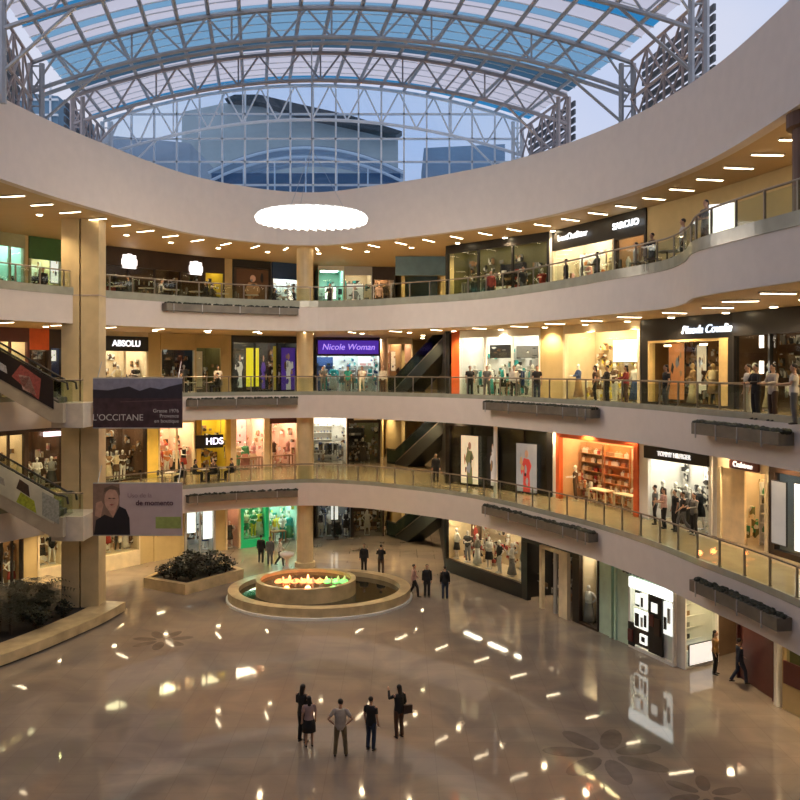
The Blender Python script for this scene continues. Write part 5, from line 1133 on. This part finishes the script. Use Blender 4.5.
L2 = [(595, 40.0, 'stand', BR, BK, 'person in brown before the cream boutique, leftmost of three', 1), (607, 39.0, 'lean', BK, BK, 'person in black leaning on the rail before the cream boutique', 0), (626, 37.5, 'lean', RD, BR, 'person in dark red before the cream boutique, rightmost of three', 1),
      (666, 32.5, 'stand', BK, GY, 'person in black before the gold framed window', 1), (756, 26.3, 'lean', BK, BK, 'person in black leaning on the rail between two pale clothed people', 0), (748, 27.4, 'stand', WT, WT, 'person all in white before the dark boutique', 0), (773, 25.5, 'lean', BG, BR, 'person in pale top leaning on the rail, second from the right edge', 0), (794, 24.0, 'lean', WT, GY, 'person in white top leaning on the rail at the right edge of the second gallery', 0),
      (470, 47.5, 'stand', BK, BK, 'person in black before the white fashion shop, leftmost', 0), (487, 46.8, 'walk', GY, GY, 'person in grey walking before the white fashion shop', 0), (514, 44.6, 'stand', WT, BK, 'person in white top before the white fashion shop', 0), (537, 43.3, 'stand', BK, DB, 'person in black before the white fashion shop, rightmost', 0), (383, 55, 'stand', WT, BR, 'person in white top beside the purple signed shop', 0),
      (323, 55, 'lean', GY, GY, 'person in grey leaning on rail below the purple sign', 0), (348, 55, 'stand', TL, GY, 'person in teal top below the purple sign', 1), (362, 54.6, 'walk', WT, WT, 'person in white walking below the purple sign', 0), (218, 52, 'stand', WT, BK, 'person in white top on the second gallery beside the olive front', 0)]
L3 = [(706, 26.9, 'fold', GY, BR, 'person in grey standing by the glowing white counter on the top gallery', 1), (652, 33.5, 'lean', BK, BK, 'person in black on the top gallery at right end of the black sign', 0), (683, 30.3, 'stand', WT, BK, 'person in white top on the top gallery, left of the glowing counter', 0),
      (566, 41.5, 'stand', BK, BK, 'person in black before the shop with white sign on the top gallery', 0), (597, 39.0, 'lean', GY, BK, 'person in grey at the top gallery rail below the black sign', 0), (636, 36.0, 'stand', WT, BR, 'person in white below the right end of the black sign', 0), (523, 44.5, 'walk', BK, GY, 'person in black before the black glazed shop on the top gallery', 0), (491, 46.5, 'stand', RD, BK, 'person in dark red before the black glazed shop on the top gallery', 1),
      (330, 53.5, 'lean', BK, BK, 'silhouetted person in black before the teal lit shop', 0), (379, 53, 'stand', PK, BR, 'person in pinkish top on the top gallery beside the blue wall', 0), (43, 45, 'stand', BK, BK, 'person in black before the green signed shop', 0)]
for lv, LL in ((1, L1), (2, L2), (3, L3)):
    for px, Y, ps, a, c_, lb, hr in LL:
        rz = (PI/2*-1 if px > 560 else PI if False else 0)+random.uniform(-.4, .4); person(P3(px, lv, Y), rz, lb, ps, T(random.choice(['long', 'short']), a), T('trousers', c_), hr, detail=False)
r = empty('counter_box', (P3(723, 3, 26.6)[0], 26.6, Z3), -.5, 'glowing white counter box on the top gallery beside the person in grey', 'counter')
MB().box(-.38, .38, -.25, .25, .6, 1.5).build('light_box', mat('counter_glow', (1, .97, .9), emit=1.6, ecol=(1, .95, .86)), r)
for x in (-.33, .33): MB().box(x-.03, x+.03, -.03, .03, 0, .6).build('leg', M_STEEL, r)

# ------------------------------------------------------------------ cafe tables and chairs, seated people
def cafe_chair(label, grp):
    r = empty('cafe_chair', (0, 0, 0), 0, label, 'chair', grp); m = mat('cafe_metal', (.10, .08, .06), .5)
    MB().box(-.2, .2, -.2, .2, .43, .46).build('seat', m, r); MB().slabxz([(-.19, .55), (.19, .55), (.17, .85), (-.17, .85)], .19, .22).build('backrest', m, r)
    for x in (-.18, .18):
        for y in (-.18, .18): MB().bar((x, y, 0), (x, y, .43 if y < 0 else .85), .015).build('leg', m, r)
    return r
def cafe_table(label, grp):
    r = empty('cafe_table', (0, 0, 0), 0, label, 'table', grp); m = mat('table_dark', (.08, .05, .03), .3)
    MB().rings([(0, 0, .71, .4, .4), (0, 0, .74, .4, .4)], 20).build('table_top', mat('table_pale', (.5, .48, .42), .3), r)
    MB().bar((0, 0, .02), (0, 0, .71), .03).build('pole', m, r); MB().rings([(0, 0, 0, .25, .25), (0, 0, .03, .22, .22)], 14).build('base', m, r); return r
def cafe(spots, lv, nm, seated, cols):
    t0 = c0 = None; gi = 0
    for i, (px, Y) in enumerate(spots):
        x, y, z = P3(px, lv, Y)
        if t0 is None: t0 = cafe_table('small round cafe table on the %s' % nm, 'cafe tables on the %s' % nm); o = t0
        else: o = copy_tree(t0)
        o.location = (x, y, z)
        for k, (dx, dy, rz) in enumerate(((-.62, 0, -PI/2*-1), (.62, 0, -PI/2))):
            if c0 is None: c0 = cafe_chair('dark metal cafe chair at a round table on the %s' % nm, 'cafe chairs on the %s' % nm); o = c0
            else: o = copy_tree(c0)
            rr = PI/2 if dx < 0 else -PI/2
            o.location = (x+dx, y+dy, z); o.rotation_euler.z = rr
            if (i*2+k) in seated:
                a = cols[gi % len(cols)]; gi += 1
                lb = '%s clad person seated at the %s cafe tables, %s' % (a[0].replace('_', ' '), nm, ordn(gi-1, len(seated)) if len(seated) > 1 else 'alone')
                person((x+dx, y+dy, z-.02), rr, lb, 'sit', T('long', a), T('trousers', BK), gi % 2, detail=False)
cafe([(118, 45.0), (146, 46.0), (172, 47.0), (196, 48.2), (222, 49.5), (252, 50.5), (284, 52)], 3, 'top gallery left', {1, 4, 7, 8, 12, 13}, [GY, WT, BK, BK, BK, BK])
cafe([(205, 51.0), (222, 51.8), (172, 49.5)], 1, 'first gallery', {0, 1, 2, 3, 5}, [BK, BK, BR, BK, BK])
cafe([(190, 50.5), (208, 51.5)], 2, 'second gallery', {0, 3}, [GY, BK])
cafe([(352, 54), (368, 54)], 3, 'top gallery centre', set(), [])
cafe([(667, 31.6), (640, 35)], 3, 'top gallery right', {1}, [WT])

# lettering becomes mesh
dg = bpy.context.evaluated_depsgraph_get()
for o in [o for o in bpy.data.objects if o.type == 'FONT']:
    me = bpy.data.meshes.new_from_object(o.evaluated_get(dg)); n = bpy.data.objects.new(o.name, me); COL.objects.link(n)
    nm = o.name; n.parent = o.parent; n.location = o.location; n.rotation_euler = o.rotation_euler; n.scale = o.scale; bpy.data.objects.remove(o); n.name = nm.split('.')[0]

for o in bpy.data.objects:
    l = o.get('label')
    if l and len(l.split()) > 16: print('LONG', len(l.split()), o.name, '|', l)
